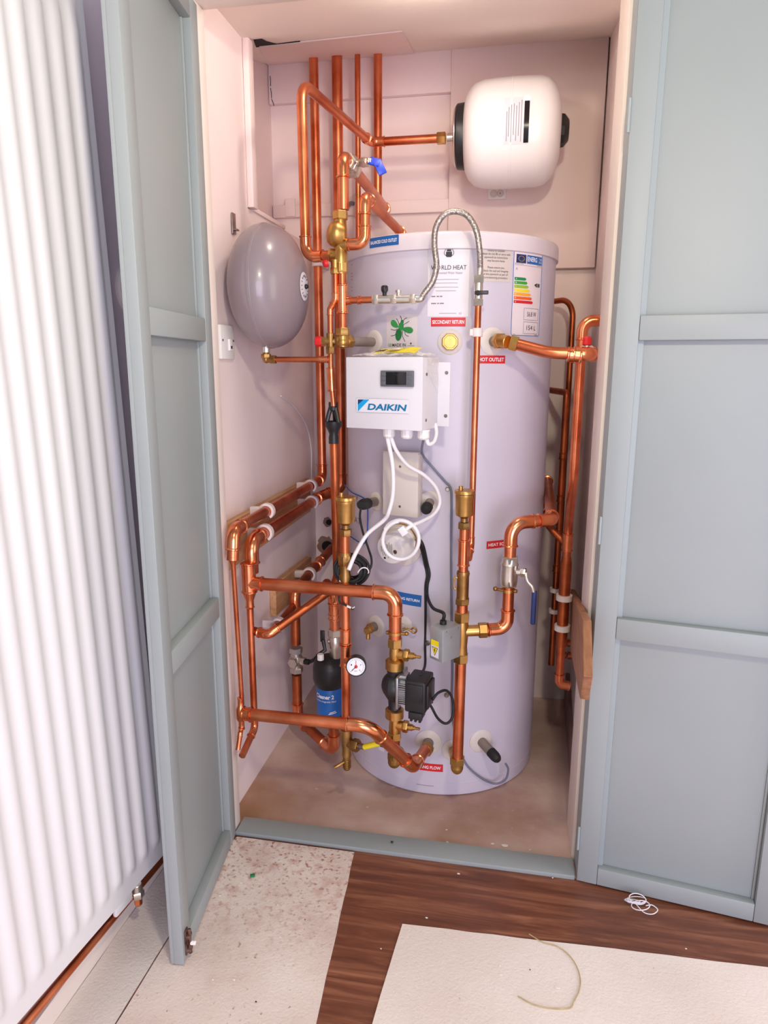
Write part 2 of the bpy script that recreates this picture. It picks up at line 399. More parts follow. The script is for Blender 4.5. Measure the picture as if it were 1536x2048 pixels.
# left wall of the cupboard with a boarded recess at the top
sbox('wall_left', (-.9, YF+.044, 0), (XL, YB, 1.603), WAL)
sbox('wall_left_upper', (-.9, YF+.044, 1.603), (XL, 1.84, 2.20), WAL)
sbox('wall_left_recess', (-.9, 1.84, 1.603), (-.84, YB, 2.30), WAL)
sbox('wall_back', (-.9, YB, 0), (.4, YB+.08, 2.32), WAL)
bm = B(); prism(bm, [(.207, 1.70, 0), (.24, YB, 0), (.34, YB, 0), (.34, 1.70, 0)], (0,0,2.3)); struct('wall_right', bm, WAL)
def cz(y): return 2.003 if y < 1.84 else 2.003+(y-1.84)*.288
bm = B(); prism(bm, [(-.9, 1.53, 2.003), (-.9, 1.84, 2.003), (-.9, 2.42, cz(2.42)), (-.9, 2.42, 2.36), (-.9, 1.53, 2.36)], (1.3, 0, 0))
struct('ceiling', bm, CEI)
NCE = Vector((0, -.288, 1)).normalized(); PCE = (0, 1.84, 2.003)
# lowered patch of board where the pipes go through
q = [QP(x, y, PCE, NCE) for x, y in ((518, 91), (805, 60), (830, 107), (541, 142))]
bm = B(); prism(bm, [p-NCE*.0005 for p in q], -NCE*.003); struct('trim_1', bm, BRDW)
# ragged dark hole beside it
q = [QP(x, y, PCE, NCE)-NCE*.002 for x, y in ((507, 79), (524, 77), (533, 82), (553, 87), (600, 81), (600, 83), (553, 91), (512, 93))]
bm = B(); prism(bm, q, NCE*.0015); struct('trim_2', bm, DARK, flat=True)
# boards edging the recess
sbox('trim_3', (XL+.0005, 1.84, 1.606), (-.693, 1.872, 2.006), BRDW, .0015)
sbox('trim_4', (-.74, 1.872, 1.603), (-.704, 2.13, 1.614), BRDW, .001)
for k, (x0, y0, x1, y1) in enumerate(((540, 152, 541, 172), (541, 176, 543, 196), (543, 198, 548, 212))):
    a_, b_ = Q(x0, y0, YB-.023), Q(x1, y1, YB-.023); bm = B(); tube(bm, [a_, a_.lerp(b_, .5)+Vector((.001,0,0)), b_], .0011, 5); struct('trim_%d' % (20+k), bm, DARK)
# beam and batten on the back wall
sbox('trim_5', (-.838, YB-.022, 2.045), (-.236, YB, 2.168), BRDW, .002)
sbox('trim_6', (-.836, YB-.02, 1.692), (-.236, YB, 1.732), BRDW, .002)
sbox('trim_7', (-.79, YB-.028, 1.694), (-.755, YB-.02, 1.75), BRDW, .002)
# plaster and concrete edge at the foot of the right wall
bm = B(); prism(bm, [(.2005, 1.702, 0), (.225, YB, 0), (.2395, YB, 0), (.2065, 1.702, 0)], (0,0,.105)); struct('baseboard_right', bm, BARE)
# frame of the opening
sbox('trim_8', (-.668, YF, 0), (.188, YF+.062, .0115), BLU, .001)           # threshold
sbox('trim_9', (-.715, YF, 0), (-.672, YF+.044, 1.926), TRMW, .002)         # left jamb
sbox('trim_10', (.192, YF, 0), (.25, 1.553, 1.926), BLUH, .002)             # right jamb, painted
sbox('trim_11', (.185, 1.5535, 0), (.25, 1.70, 2.0), TRMW, .003)            # right jamb lining
sbox('trim_12', (-.715, YF, 1.926), (.25, YF+.046, 2.02), TRMW, .002)       # head
sbox('wall_front', (-.715, YF, 2.02), (.25, YF+.044, 2.45), ROOM)
sbox('wall_front_left', (-.98, YF, 0), (-.715, YF+.044, 2.45), ROOM)
sbox('baseboard_front', (.252, 1.494, -.05), (1.9, 1.525, .09), TRMW, .003)
sbox('wall_front_right', (.25, 1.525, 0), (1.9, 1.60, 2.45), ROOM)
# side wall of the room, behind the radiator
AV = Vector((-.0957, -.9954, 0)); AN = Vector((.9954, -.0957, 0))
w0 = Vector((-.803, YF, 0))
bm = B(); prism(bm, [w0, w0+AV*3.0, w0+AV*3.0-AN*.08, w0-AN*.08], (0, 0, 2.45)); struct('wall_side', bm, ROOM)
bm = B(); prism(bm, [(-.8025, YF-.001, 0), w0+AV*3.0+AN*.001, (-.793, -1.5, 0), (-.793, YF-.001, 0)], (0, 0, .052)); struct('baseboard_side', bm, TRMW)

# doors: two ledged leaves, inner faces towards the camera
def door(name, O, u, n, width, label):
    O, u, n = Vector(O), Vector(u).normalized(), Vector(n).normalized(); Z = Vector((0,0,1))
    if u.cross(Z).dot(n) > 0: pass
    t = D.objects.new(name, None); COL.objects.link(t); t['kind'] = 'structure'; t['label'] = label; ROOTS.append(t)
    z0, z1, st = .006, 1.915, .045
    def pc(nm, a, b, c, d, depth0, depth1, m=BLU, bev=.0022):
        bm = B(); box(bm, O+u*(a+b)/2+Z*((c+d)/2)-n*((depth0+depth1)/2), (b-a, abs(depth1-depth0), d-c), u, n, Z, bev); return obj(nm, bm, m, t)
    pc('panel', .001, width-.001, z0+.001, z1-.001, .0205, .028, bev=.001)
    pc('stile', 0, st, z0, z1, 0, .021); pc('stile', width-st, width, z0, z1, 0, .021)
    for a, b in ((z0, .05), (.62, .668), (1.25, 1.298), (1.872, z1)): pc('rail', st+.0003, width-st-.0003, a, b, .0004, .021)
    # beads in the corners of the panels
    for a, b in ((.05, .62), (.668, 1.25), (1.298, 1.872)):
        pc('bead', st+.0003, st+.006, a, b, .016, .021, bev=.001); pc('bead', width-st-.006, width-st-.0003, a, b, .016, .021, bev=.001)
    return t, O, u, n
uL = Vector((.1317, -.9913, 0)); nL = Vector((.9913, .1317, 0))
dl, O_, _, _ = door('door_1', (-.666, 1.484, 0), uL, nL, .4025, 'pale blue-grey panelled cupboard door standing open beside the radiator')
uR = Vector((.98826, -.15281, 0)); nR = Vector((-.15281, -.98826, 0))
door('door_2', (.192, 1.479, 0), uR, nR, .42, 'pale blue-grey panelled cupboard door folded back at the right')
# rusty bolt at the foot of the left door
Zv = Vector((0,0,1)); O_ = Vector((-.666, 1.484, 0))
bm = B(); box(bm, O_+uL*.385+Zv*.047+nL*.002, (.016, .003, .056), uL, nL, Zv, .001)
bl = obj('bolt', bm, RUST, dl); lab(bl, 'rusty brown bolt')
bm = B(); cyl(bm, O_+uL*.386+Zv*.02+nL*.009, O_+uL*.386+Zv*.078+nL*.009, .0036)
for z in (.03, .062): box(bm, O_+uL*.386+Zv*z+nL*.007, (.015, .011, .008), uL, nL, Zv, .002)
obj('bolt_bar', bm, RUST, bl)
bm = B(); cyl(bm, O_+uL*.386+Zv*.045+nL*.01, O_+uL*.386+Zv*.045+nL*.021, .0045); obj('bolt_knob', bm, WPL, bl)
# small hinges on the jamb of the right door
for i, z in enumerate((1.66, .86, .12)):
    bm = B(); cyl(bm, (.1895, 1.4775, z-.03), (.1895, 1.4775, z+.03), .0028, 10); struct('trim_%d' % (13+i), bm, BLUH)

# ------------------------------------------------------------------ floor coverings
def mat_sheet(name, pts, z, m, label, th=.003):
    bm = B(); P = []
    for (a, b) in zip(pts, pts[1:]+pts[:1]):
        a = Vector((a[0], a[1], z)); b = Vector((b[0], b[1], z)); n = max(1, int((b-a).length/.05))
        for k in range(n):
            p = a.lerp(b, k/n); 
            if k: p += Vector((random.uniform(-1,1)*.0012, random.uniform(-1,1)*.0012, 0))
            P.append(p)
    prism(bm, P, (0,0,th)); return one(name, bm, m, label, 'floor sheet', flat=True)
mat_sheet('floor_sheet', [(-.689, -.9), (-.30, -.9), (-.315, 1.017), (-.349, 1.478), (-.66, 1.478), (-.675, 1.44)], .0004, FLER, 'beige fleece sheet with reddish stains, in front of the threshold under the left door')
mat_sheet('floor_sheet', [(-.20, -.9), (1.4, -.9), (1.4, 1.32), (.556, 1.305), (-.194, 1.276), (-.212, 1.036)], .0004, FLE, 'beige fleece sheet with a string on it, lying on the brown laminate')
mat_sheet('floor_sheet', [(-.792, -.9), (-.692, -.9), (-.680, 1.30), (-.70, 1.455), (-.792, 1.46)], .0004, FLEG, 'greyish fleece sheet lying on the floor under the radiator')

# ------------------------------------------------------------------ radiator
BR = Vector((-.734, 1.256, .12)); RW = Vector((-.0257, 0, .99967)); RA = AV.copy(); RN = RA.cross(RW).normalized()
if RN.x < 0: RN = -RN
RWID, RHT = 1.0, 1.72
rad = thing('radiator', 'tall white ribbed panel radiator on the side wall at the left', 'radiator')
bm = B(); nf = 23; pit = .0433; rows = [0, .008, .030, .036, .046, .056, .066] + [.09+.06*k for k in range(27)] + [RHT-.02, RHT]
cols = []
for k in range(nf):
    for f in (0, .12, .2, .28, .36, .5, .64, .72, .8, .88): cols.append((k+f)*pit)
cols = [c+.012 for c in cols]; cols = [0] + cols
def hgt(a, w):
    ph = ((a-.012)/pit) % 1.0 if a > .012 else 0
    b = .5-.5*math.cos(2*math.pi*ph); b = b*b*(3-2*b)*.6+b*.4
    e = max(0, min(1, (w-.034)/.024)); e = e*e*(3-2*e); t = max(0, min(1, (RHT-.03-w)/.03))
    return .0062*b*e*t
sheet(bm, [[BR + RA*a + RW*w + RN*hgt(a, w) for a in cols] for w in rows])
# returned edges
for (p, v, d) in ((BR, RW*RHT, 1), ):
    sheet(bm, [[p, p-RN*.012+RA*.002], [p+v, p+v-RN*.012+RA*.002]])
sheet(bm, [[BR, BR-RN*.012], [BR+RA*cols[-1], BR+RA*cols[-1]-RN*.012]])
obj('front_panel', bm, RADM, rad, ang=60)
bm = B(); box(bm, BR+RA*.5+RW*(RHT/2)-RN*.022, (.96, .018, RHT-.06), RA, RN, RW, .004); obj('back_panel', bm, RADM, rad)
bm = B(); 
bq = QX(196, 1852, -.757); box(bm, BR+RA*.150+RW*(-.007)-RN*.006, (.055, .010, .030), RA, RN, RW, .004); obj('bracket', bm, RADM, rad)
# valve under the radiator and the pipe along the wall
v0 = BR+RA*.105-RN*.004-RW*.012
rv = thing('radiator_valve', 'chromed valve on the underside of the white radiator', 'valve')
bm = B(); cyl(bm, v0+RW*.012, v0-RW*.012, .011); hexn(bm, v0-RW*.004, v0-RW*.02, .014); obj('body', bm, NIK, rv)
bm = B(); cyl(bm, v0-RW*.02, v0-RW*.034, .0085); ball(bm, v0-RW*.034, .0085); obj('elbow', bm, COP2, rv)
pipe('copper pipe running along the side wall below the radiator', [BR+RA*(-.10)-RW*.030-RN*.022, BR+RA*1.05-RW*.046-RN*.012], .0085, fit=[])
# round white wall plate half hidden by the left door
c = QP(262, 581, w0, AN)
wp = thing('round_wall_plate', 'round white wall plate with a dark centre half hidden behind the left door', 'wall plate')
bm = B(); lathe(bm, c, AN, [(0, .052), (.006, .052), (.01, .048), (.01, .036), (.004, .034), (.004, 0)], 32); obj('ring', bm, CLIPW, wp)
bm = B(); lathe(bm, c+AN*.0045, AN, [(0, .033), (.002, .033), (.002, 0)], 28); obj('centre', bm, RUST, wp)

# ------------------------------------------------------------------ boards, spur, panel in the cupboard
bm = B(); box(bm, (-.001, 2.403, (1.508+2.163)/2), (.470, .022, .655), bev=.0015)
one('mounting_board', bm, BRDW, 'large flat pink-white board on the back wall behind the white expansion vessel', 'board')
def plank(label, y0, y1, za0, za1, zb0, zb1, x0, x1, m):
    """a plank along a side wall: at y0 it spans za0..za1, at y1 zb0..zb1"""
    bm = B(); prism(bm, [(x0, y0, za0), (x0, y1, zb0), (x0, y1, zb1), (x0, y0, za1)], (x1-x0, 0, 0))
    bmesh.ops.bevel(bm, geom=list(bm.edges), offset=.0015, segments=1, affect='EDGES')
    return one('wooden_batten', bm, m, label, 'wooden batten', 'wooden pipe battens')
plank('long pine batten on the left wall carrying two copper pipes', 1.575, 2.30, .690, .812, .695, .812, XL+.001, -.692, PINE)
plank('short pine batten low on the left wall behind the copper cross pipe', 1.905, 2.285, .447, .550, .432, .532, XL+.001, -.689, PINE)
pr = Vector((.1675, 1.62, 0)); pn = Vector((.64, -.039, 0)).normalized()
bm = B(); prism(bm, [QP(x, y, pr, pn) for x, y in ((1140, 1178), (1166, 1240), (1167, 1352), (1160, 1398), (1141, 1302))], pn*.016)
bmesh.ops.bevel(bm, geom=list(bm.edges), offset=.001, segments=1, affect='EDGES')
one('wooden_batten', bm, PINED, 'brown wooden batten low on the right wall', 'wooden batten', 'wooden pipe battens')
# light spur on the left wall
s0 = Vector((XL, 1.645, 1.255))
sp = thing('switched_spur', 'white switched spur plate on the left wall beside the door frame', 'switch')
bm = B(); box(bm, s0+Vector((.006, 0, 0)), (.012, .082, .082), bev=.003); obj('plate', bm, WPL, sp)
bm = B(); box(bm, s0+Vector((.0135, .012, -.006)), (.004, .02, .028), bev=.001); obj('rocker', bm, WPL, sp)
bm = B(); box(bm, s0+Vector((.0155, .012, -.012)), (.002, .008, .007), bev=.0005); obj('indicator', bm, INK, sp)
for dy in (-.032, .032):
    bm = B(); cyl(bm, s0+Vector((.0115, dy, .004)), s0+Vector((.0135, dy, .004)), .003, 10); obj('screw', bm, NKD, sp)
# figure of eight inlet under the white vessel
c = Q(994, 388, 2.391)
sk = thing('small_wall_socket', 'small white two pin socket on the board under the white vessel', 'socket')
bm = B(); box(bm, c, (.058, .012, .034), bev=.003); obj('plate', bm, WPL, sk)
for dx in (-.0105, .0105):
    bm = B(); lathe(bm, c+Vector((dx, -.0055, 0)), (0,-1,0), [(0, .0115), (.003, .0115), (.003, .009), (.0015, .008), (.0015, 0)], 20); obj('hole', bm, CRM, sk)
bm = B(); cyl(bm, c+Vector((.0105, -.007, 0)), c+Vector((.0105, -.0095, 0)), .0022, 8); obj('pin', bm, NKD, sk)
# cable stub from the back wall and plaster holes
c = Q(708, 408, 2.41)
cs = thing('cable_stub', 'short dark cable stub sticking out of a tile on the back wall', 'cable')
bm = B(); tube(bm, smooth_path([c, c+Vector((-.004, -.03, -.004)), c+Vector((-.02, -.045, -.022)), c+Vector((-.036, -.05, -.036))]), .0065, 10); obj('cable', bm, GREYP, cs)
bm = B(); box(bm, c+Vector((0, .004, 0)), (.05, .008, .05), (.8,0,.6), (0,1,0), (-.6,0,.8), .001); obj('backing_tile', bm, CRM, cs)
for (x, y, r, lb) in ((655, 1044, .017, 'small round hole with a pipe end in the back wall'), (652, 1092, .034, 'ragged plaster hole in the back wall beside the tundish pipe')):
    c = Q(x, y, YB-.001); bm = B()
    n = 22; prism(bm, [c+Vector((math.cos(k*2*math.pi/n)*r*random.uniform(.8,1.1), 0, math.sin(k*2*math.pi/n)*r*1.15*random.uniform(.85,1.1))) for k in range(n)], (0,-.002,0))
    h = thing('pipe_hole', lb, 'hole')
    obj('edge', bm, BARE, h, flat=True)
    bm = B(); lathe(bm, c+Vector((.006,-.0035,0)), (0,-1,0), [(0, r*.62), (.001, r*.62), (.001, 0)], 20); obj('void', bm, DARK, h)
    
# ================================================================== THE CYLINDER
TC = Vector((-.1936, 2.0428, 0)); TR = .2906
tank = thing('hot_water_cylinder', 'tall white hot water cylinder standing on the cupboard floor', 'water heater')
bm = B(); lathe(bm, TC, (0,0,1), [(.001, TR-.006), (.004, TR-.001), (.012, TR), (1.478, TR)], 96); obj('shell', bm, TNK, tank)
bm = B(); lathe(bm, TC, (0,0,1), [(1.474, TR+.0015), (1.476, TR+.0055), (1.508, TR+.0055), (1.514, TR+.003), (1.517, TR-.003), (1.518, TR-.02), (1.518, 0)], 96); obj('lid', bm, TNKC, tank, ang=50)
bm = B(); lathe(bm, TC, (0,0,1), [(.040, TR+.0001), (.0405, TR+.0007), (.0415, TR+.0007), (.042, TR+.0001)], 96); obj('base_seam', bm, TNK, tank)
def th(px, py, off=0.0):
    d = ray(px, py); R = TR+off
    ox, oy = CAM.x-TC.x, CAM.y-TC.y
    a = d.x**2+d.y**2; b = 2*(ox*d.x+oy*d.y); c = ox*ox+oy*oy-R*R
    k = (-b-math.sqrt(max(0, b*b-4*a*c)))/(2*a); p = CAM+d*k
    return math.atan2(p.x-TC.x, -(p.y-TC.y)), p.z
def TP(a, z, off=0.0): return Vector((TC.x+(TR+off)*math.sin(a), TC.y-(TR+off)*math.cos(a), z))
def TNv(a): return Vector((math.sin(a), -math.cos(a), 0))
def wrap(a0, z0, off): return lambda x, y: TP(a0+x/TR, z0+y, off)
class Lb: pass
def sticker(xl, xr, yt, yb, m, name='sticker', off=.0006, label=None, rot=0.0):
    xm, ym = (xl+xr)/2, (yt+yb)/2
    aL, aR = th(xl, ym)[0], th(xr, ym)[0]; zt, zb = th(xm, yt)[1], th(xm, yb)[1]
    L = Lb(); L.a = (aL+aR)/2; L.z = (zt+zb)/2; L.w = (aR-aL)*TR; L.h = zt-zb; L.off = off
    def f(x, y, o=off):
        return TP(L.a+(x*math.cos(rot)-y*math.sin(rot))/TR, L.z+x*math.sin(rot)+y*math.cos(rot), o)
    L.f = f; bm = B(); n = 14
    sheet(bm, [[f(-L.w/2+L.w*i/n, -L.h/2+L.h*j/2) for i in range(n+1)] for j in range(3)])
    L.o = obj(name, bm, m, tank, ang=60)
    if label: lab(L.o, label)
    def text(s, cx, cy, w, h, mm, nm='lettering', **k):       # fractions of the sticker
        return lettering(L.o, s, w*L.w, h*L.h, lambda x, y: f(x+cx*L.w, y+cy*L.h, off+.0006), mm, nm, **k)
    def patch(cx, cy, w, h, mm, nm='patch', o2=.0005):
        bm = B(); sheet(bm, [[f(cx*L.w-w*L.w/2+w*L.w*i/4, cy*L.h-h*L.h/2+h*L.h*j, off+o2) for i in range(5)] for j in range(2)]); return obj(nm, bm, mm, L.o, flat=True)
    def poly(pts, mm, nm='mark', o2=.0006):
        bm = B(); bm.faces.new([bm.verts.new((x, y, 0)) for x, y in pts])
        x0, x1 = min(p[0] for p in pts), max(p[0] for p in pts); n = max(1, int((x1-x0)*L.w/.006))
        for k in range(1, n): bmesh.ops.bisect_plane(bm, geom=list(bm.verts)+list(bm.edges)+list(bm.faces), plane_co=(x0+(x1-x0)*k/n, 0, 0), plane_no=(1, 0, 0))
        for v in bm.verts: v.co = f(v.co.x*L.w, v.co.y*L.h, off+o2)
        return obj(nm, bm, mm, L.o, flat=True)
    def outline(pts, r, mm, nm, o2=.0003):
        q = []
        for a, b in zip(pts, pts[1:]+pts[:1]):
            for k in range(6): q.append((a[0]+(b[0]-a[0])*k/6, a[1]+(b[1]-a[1])*k/6))
        bm = B(); tube(bm, [f(x*L.w, y*L.h, off+o2) for x, y in q], r, 5, closed=True); return obj(nm, bm, mm, L.o)
    L.outline = outline
    L.text, L.patch, L.poly = text, patch, poly
    return L
# blue and red port labels
s = sticker(743, 800, 473, 493, BLUL, off=.0062, label='blue label with white lettering BALANCED COLD OUTLET'); s.text('BALANCED COLD OUTLET', 0, 0, .9, .34, WINK, bold=.02)
s = sticker(862, 931, 635, 653, REDL, label='red label with white lettering SECONDARY RETURN'); s.text('SECONDARY RETURN', 0, 0, .92, .42, WINK, bold=.02)
s = sticker(950, 1010, 711, 727, REDL, label='red label with white lettering HOT OUTLET'); s.text('HOT OUTLET', .03, 0, .84, .46, WINK, bold=.02)
s = sticker(973, 1030, 1080, 1095, REDL, label='red label with white lettering HEAT SOURCE'); s.text('HEAT SOURCE', -.02, 0, .84, .40, WINK, bold=.02)
s = sticker(762, 843, 1184, 1207, BLUL, rot=-.035, label='blue label with white lettering SPACE HEATING RETURN')
lettering(s.o, 'SPACE HEATING RETURN', .92*s.w, .0075, lambda x, y: s.f(x, y, .0012), WINK, bold=.02)
s = sticker(800, 886, 1525, 1540, REDL, label='red label with white lettering SPACE HEATING FLOW'); s.text('SPACE HEATING FLOW', 0, 0, .9, .42, WINK, bold=.02)
# maker's paper label
s = sticker(856, 938, 492, 633, PAPR, label='pale paper maker label behind the braided hose')
s.text('W   RLD HEAT', 0, .20, .86, .062, INK, bold=.004); 
bm = B(); tube(bm, [s.f(-.265*s.w+math.cos(k*math.pi/8)*.058*s.w, .20*s.h+math.sin(k*math.pi/8)*.031*s.h, .0012) for k in range(16)], .0006, 5, closed=True); obj('letter_ring', bm, INK, s.o)
s.text('Unvented Water Heater', .03, .125, .62, .034, INKG)
bm = B(); tube(bm, [s.f(math.cos(k*math.pi/10)*.115*s.w, .40*s.h+math.sin(k*math.pi/10)*(.07 if math.sin(k*math.pi/10) > 0 else .045)*s.h, .0012) for k in range(20)], .0006, 5, closed=True); obj('logo_outline', bm, INK, s.o)
s.poly([(-.07, .42), (.07, .42), (.075, .36), (.05, .345), (-.05, .345), (-.075, .36)], INK, 'logo')
s.poly([(-.05, .455), (.05, .455), (.055, .425), (-.055, .425)], INK, 'logo')
for k, (y, w) in enumerate(((.03, .62), (-.02, .56), (-.08, .6), (-.13, .5))): s.patch(-.06, y, w, .006, INKG, 'rule', .0004)
for cx_, cy_, w_ in ((-.36,-.21,.10),(-.25,-.21,.06),(-.17,-.21,.06),(-.35,-.31,.12),(-.24,-.31,.04),(-.15,-.31,.10)): s.patch(cx_, cy_, w_, .016, INKG, 'printed_word')
s.patch(.0, -.455, .42, .006, INKG, 'printed_line'); s.outline([(.28,-.465),(.33,-.465),(.33,-.445),(.28,-.445)], .0003, INKG, 'small_mark')
# installer notice
s = sticker(962, 1022, 492, 563, PAPB, label='beige notice label with dark lettering for the installer')
s.text('Notice to Installer:\nPlease do not lift or carry with\npipework as connections\nmay become loose\n \nPlease ensure you\ncheck the seal and integrity\nof the pipework as part of\ncommissioning procedure', -.02, -.02, .94, .84, INK, line=1.1)
# energy label
s = sticker(1024, 1081, 503, 672, ENL, label='tall energy rating label with coloured bars')
s.outline([(-.49,-.48),(-.49,.48),(-.46,.495),(.46,.495),(.49,.48),(.49,-.48),(.46,-.495),(-.46,-.495)], .0007, BLUL, 'border')
s.patch(-.27, .41, .30, .10, NAVY, 'banner'); s.patch(.19, .41, .56, .10, BLUL, 'banner'); s.text('ENERG', .10, .415, .34, .055, WINK, bold=.015); s.text('Y IJA\nIE IA', .40, .41, .12, .06, WINK)
bm = B()
for k in range(12):
    a = k*math.pi/6; ball(bm, s.f((-.27+.085*math.cos(a))*s.w, (.41+.030*math.sin(a))*s.h, .0012), .0009, u=6, v=4)
obj('star_ring', bm, YEL, s.o)
s.patch(0, .335, .92, .004, INKG, 'rule'); s.text('A', -.40, .29, .06, .03, INKG); s.patch(-.33, .35, .26, .006, INKG, 'printed_word'); s.patch(.36, .35, .18, .006, INKG, 'printed_word'); s.patch(-.40, -.485, .06, .006, INKG, 'printed_word'); s.patch(.36, -.485, .12, .006, INKG, 'printed_word')
ECOL = [(20,140,70),(60,160,60),(150,190,50),(240,220,40),(244,170,40),(232,96,36),(214,30,36)]
for k, c in enumerate(ECOL):
    mm = mat('energy_bar_colour', rgb(*c), rgb(*c), .5); y = .175-.045*k; x1 = -.13+.045*k
    s.poly([(-.45, y-.017), (x1, y-.017), (x1+.045, y), (x1, y+.017), (-.45, y+.017)], mm, 'bar')
    s.text('ABCDEFG'[k], -.40, y, .035, .016, WINK)
s.poly([(.20, .118), (.28, .14), (.42, .14), (.42, .096), (.28, .096)], INK, 'rating_arrow'); s.text('C', .34, .118, .07, .03, WINK)
for y, tx in ((-.235, '56.8 W'), (-.40, '154 L')):
    s.outline([(-.12, y-.07), (.42, y-.07), (.42, y+.07), (-.12, y+.07)], .0005, INKG, 'panel_outline')
    s.text(tx, .16, y, .34, .055, INK)
# bee sticker
s = sticker(773, 835, 629, 706, BEES, label='small sticker with a green bee over the lettering MADE IN MANCHESTER')
def blob(cx, cy, rx, ry, ang, mm, nm, k=1.0, sq=0.0):
    p = []
    for j in range(20):
        t = j*math.pi/10; x, y = rx*math.cos(t)*(1-sq*math.cos(t)*.0), ry*math.sin(t)*(1+sq*math.cos(t)); p.append((cx+(x*math.cos(ang)-y*math.sin(ang)), cy+(x*math.sin(ang)+y*math.cos(ang))*k))
    return s.poly(p, mm, nm)
bm = B()
for Pp in (((-.06,.24),(-.09,.32),(-.15,.40)),((.02,.34),(.0,.42),(-.03,.47)),((.07,.34),(.12,.39),(.18,.41)),((.08,.24),(.17,.28),(.25,.32)),((-.12,.13),(-.2,.10),(-.34,.13)),((-.14,.10),(-.19,-.02),(-.34,-.05)),((.06,.10),(.05,-.05),(.13,-.20)),((.12,.09),(.14,-.02),(.24,-.07))):
    tube(bm, smooth_path([s.f(x*s.w, y*s.h, .0011) for x, y in Pp], 4), .0007, 5)
obj('bee_legs', bm, INK, s.o)
blob(-.21, .255, .145, .082, -.62, GRN, 'bee_wing', sq=-.3); blob(.21, .10, .165, .080, -.17, GRN, 'bee_wing', sq=.3); blob(-.075, -.02, .105, .165, -.18, GRND, 'bee_abdomen'); blob(.0, .19, .085, .115, -.2, GRN, 'bee_thorax'); blob(.035, .31, .052, .052, 0, GRND, 'bee_head')
s.text('GB', -.37, -.29, .12, .085, GRN); s.text('MADE IN', -.065, -.29, .44, .085, INK, bold=.01); s.text('MANCHESTER', .0, -.405, .88, .08, INK)
s.patch(.31, -.255, .04, .045, INK, 'small_mark'); s.patch(.31, -.315, .22, .012, INKG, 'printed_word')
# faint lettering at the left edge, handwriting lower down
aa, zz = th(704, 552)
for k, (dy, w) in enumerate(((.028, .012), (.006, .014), (-.002, .014), (-.010, .013), (-.030, .011), (-.038, .010))):
    bm = B(); sheet(bm, [[TP(aa+(-w/2+w*i/2)/TR, zz+dy+j*.0014, .0006) for i in range(3)] for j in range(2)]); obj('printed_line', bm, INKG, tank, flat=True)
aa, zz = th(713, 1040); lettering(tank, 'SAT', .055, .018, wrap(aa, zz, .0007), INKG, 'handwriting')
aa, zz = th(714, 1000); lettering(tank, 'Y', .016, .026, wrap(aa, zz, .0007), INKG, 'handwriting')
aa, zz = th(763, 1493); bm = B(); sheet(bm, [[TP(aa+(-.011+.022*i/3)/TR, zz-.014+.028*j, .0007) for i in range(4)] for j in range(2)]); so = obj('sticker', bm, PAPR, tank, flat=True)
for dz_, w_ in ((.005, .013), (-.001, .011)):
    bm = B(); sheet(bm, [[TP(aa+(-w_/2+w_*i/3)/TR, zz+dz_+j*.0032, .0013) for i in range(4)] for j in range(2)]); obj('printed_word', bm, INK, so, flat=True)
# scuffs near the foot
for (x, y, w, r) in ((1003, 1562, .022, .5), (850, 1571, .05, .02)):
    aa, zz = th(x, y); bm = B(); sheet(bm, [[TP(aa+(-w/2+w*i/4)/TR, zz+(-w/2+w*i/4)*r+j*.0013, .0006) for i in range(5)] for j in range(2)]); obj('scuff', bm, INKG, tank, flat=True)
# collars round the ports
def collar(px, py, r=.033):
    a, z = th(px, py); n = TNv(a); bm = B(); lathe(bm, TP(a, z, -.004), n, [(0, r), (.005, r), (.0075, r*.9), (.0085, r*.62), (.0085, 0)], 32)
    lab(obj('collar', bm, CRM, tank), 'cream plastic collar'); return a, z, n
# ================================================================== EXPANSION VESSELS
vg = thing('expansion_vessel', 'grey flattened expansion vessel on the left wall', 'expansion vessel')
VC = Vector((-.61, 1.709, 1.39)); RV = .148
prof = []
for k in range(0, 25):
    t = math.pi*k/24; x = -math.cos(t)*.09; s_ = math.sin(t)**.86
    prof.append((x, max(0, RV*s_)))
prof[0] = (-.09, 0); prof[-1] = (.09, 0)
bm = B(); lathe(bm, VC, (1,0,0), prof, 56); obj('shell', bm, VES, vg, ang=60)
bm = B(); lathe(bm, VC, (1,0,0), [(-.004, RV-.0004), (-.003, RV+.0008), (.003, RV+.0008), (.004, RV-.0004)], 56); obj('seam', bm, VES, vg)
bm = B()
dome = lambda rr: VC.x+.09*math.sqrt(max(0, 1-(rr/RV)**2.3))
def vdisc(r0, r1, off):
    sheet(bm, [[Vector((dome(r)+off, VC.y+r*math.cos(a), VC.z+r*math.sin(a))) for a in [k*math.pi/14 for k in range(29)]] for r in (r0, (r0+r1)/2, r1)])
vdisc(.002, .034, .0012); ls = obj('sticker', bm, PAPR, vg); lab(ls, 'round white label')
bm = B(); ball(bm, VC+Vector((.094, .004, 0)), .006); obj('valve_cap', bm, BLK, vg)
bm = B()
for k in range(16):
    a = k*math.pi/8; tube(bm, [Vector((dome(r)+.0025, VC.y+r*math.cos(a), VC.z+r*math.sin(a))) for r in (.022, .027)], .0008, 4)
obj('printed_marks', bm, INK, ls)
bm = B(); vb = VC+Vector((-.01, -.012, -RV+.004)); cyl(bm, vb, vb-Vector((0,0,.016)), .010, 16); obj('connector', bm, NIK, vg)
bm = B(); box(bm, (-.706, 1.73, 1.545), (.004, .022, .05), bev=.002); box(bm, (-.701, 1.73, 1.53), (.012, .018, .004), bev=.001); obj('bracket', bm, NKD, vg)
bm = B(); tube(bm, smooth_path([QX(562, 792, -.706), QX(590, 815, -.706), QX(612, 850, -.706), QX(622, 895, -.706), QX(623, 960, -.706)]), .002, 8)
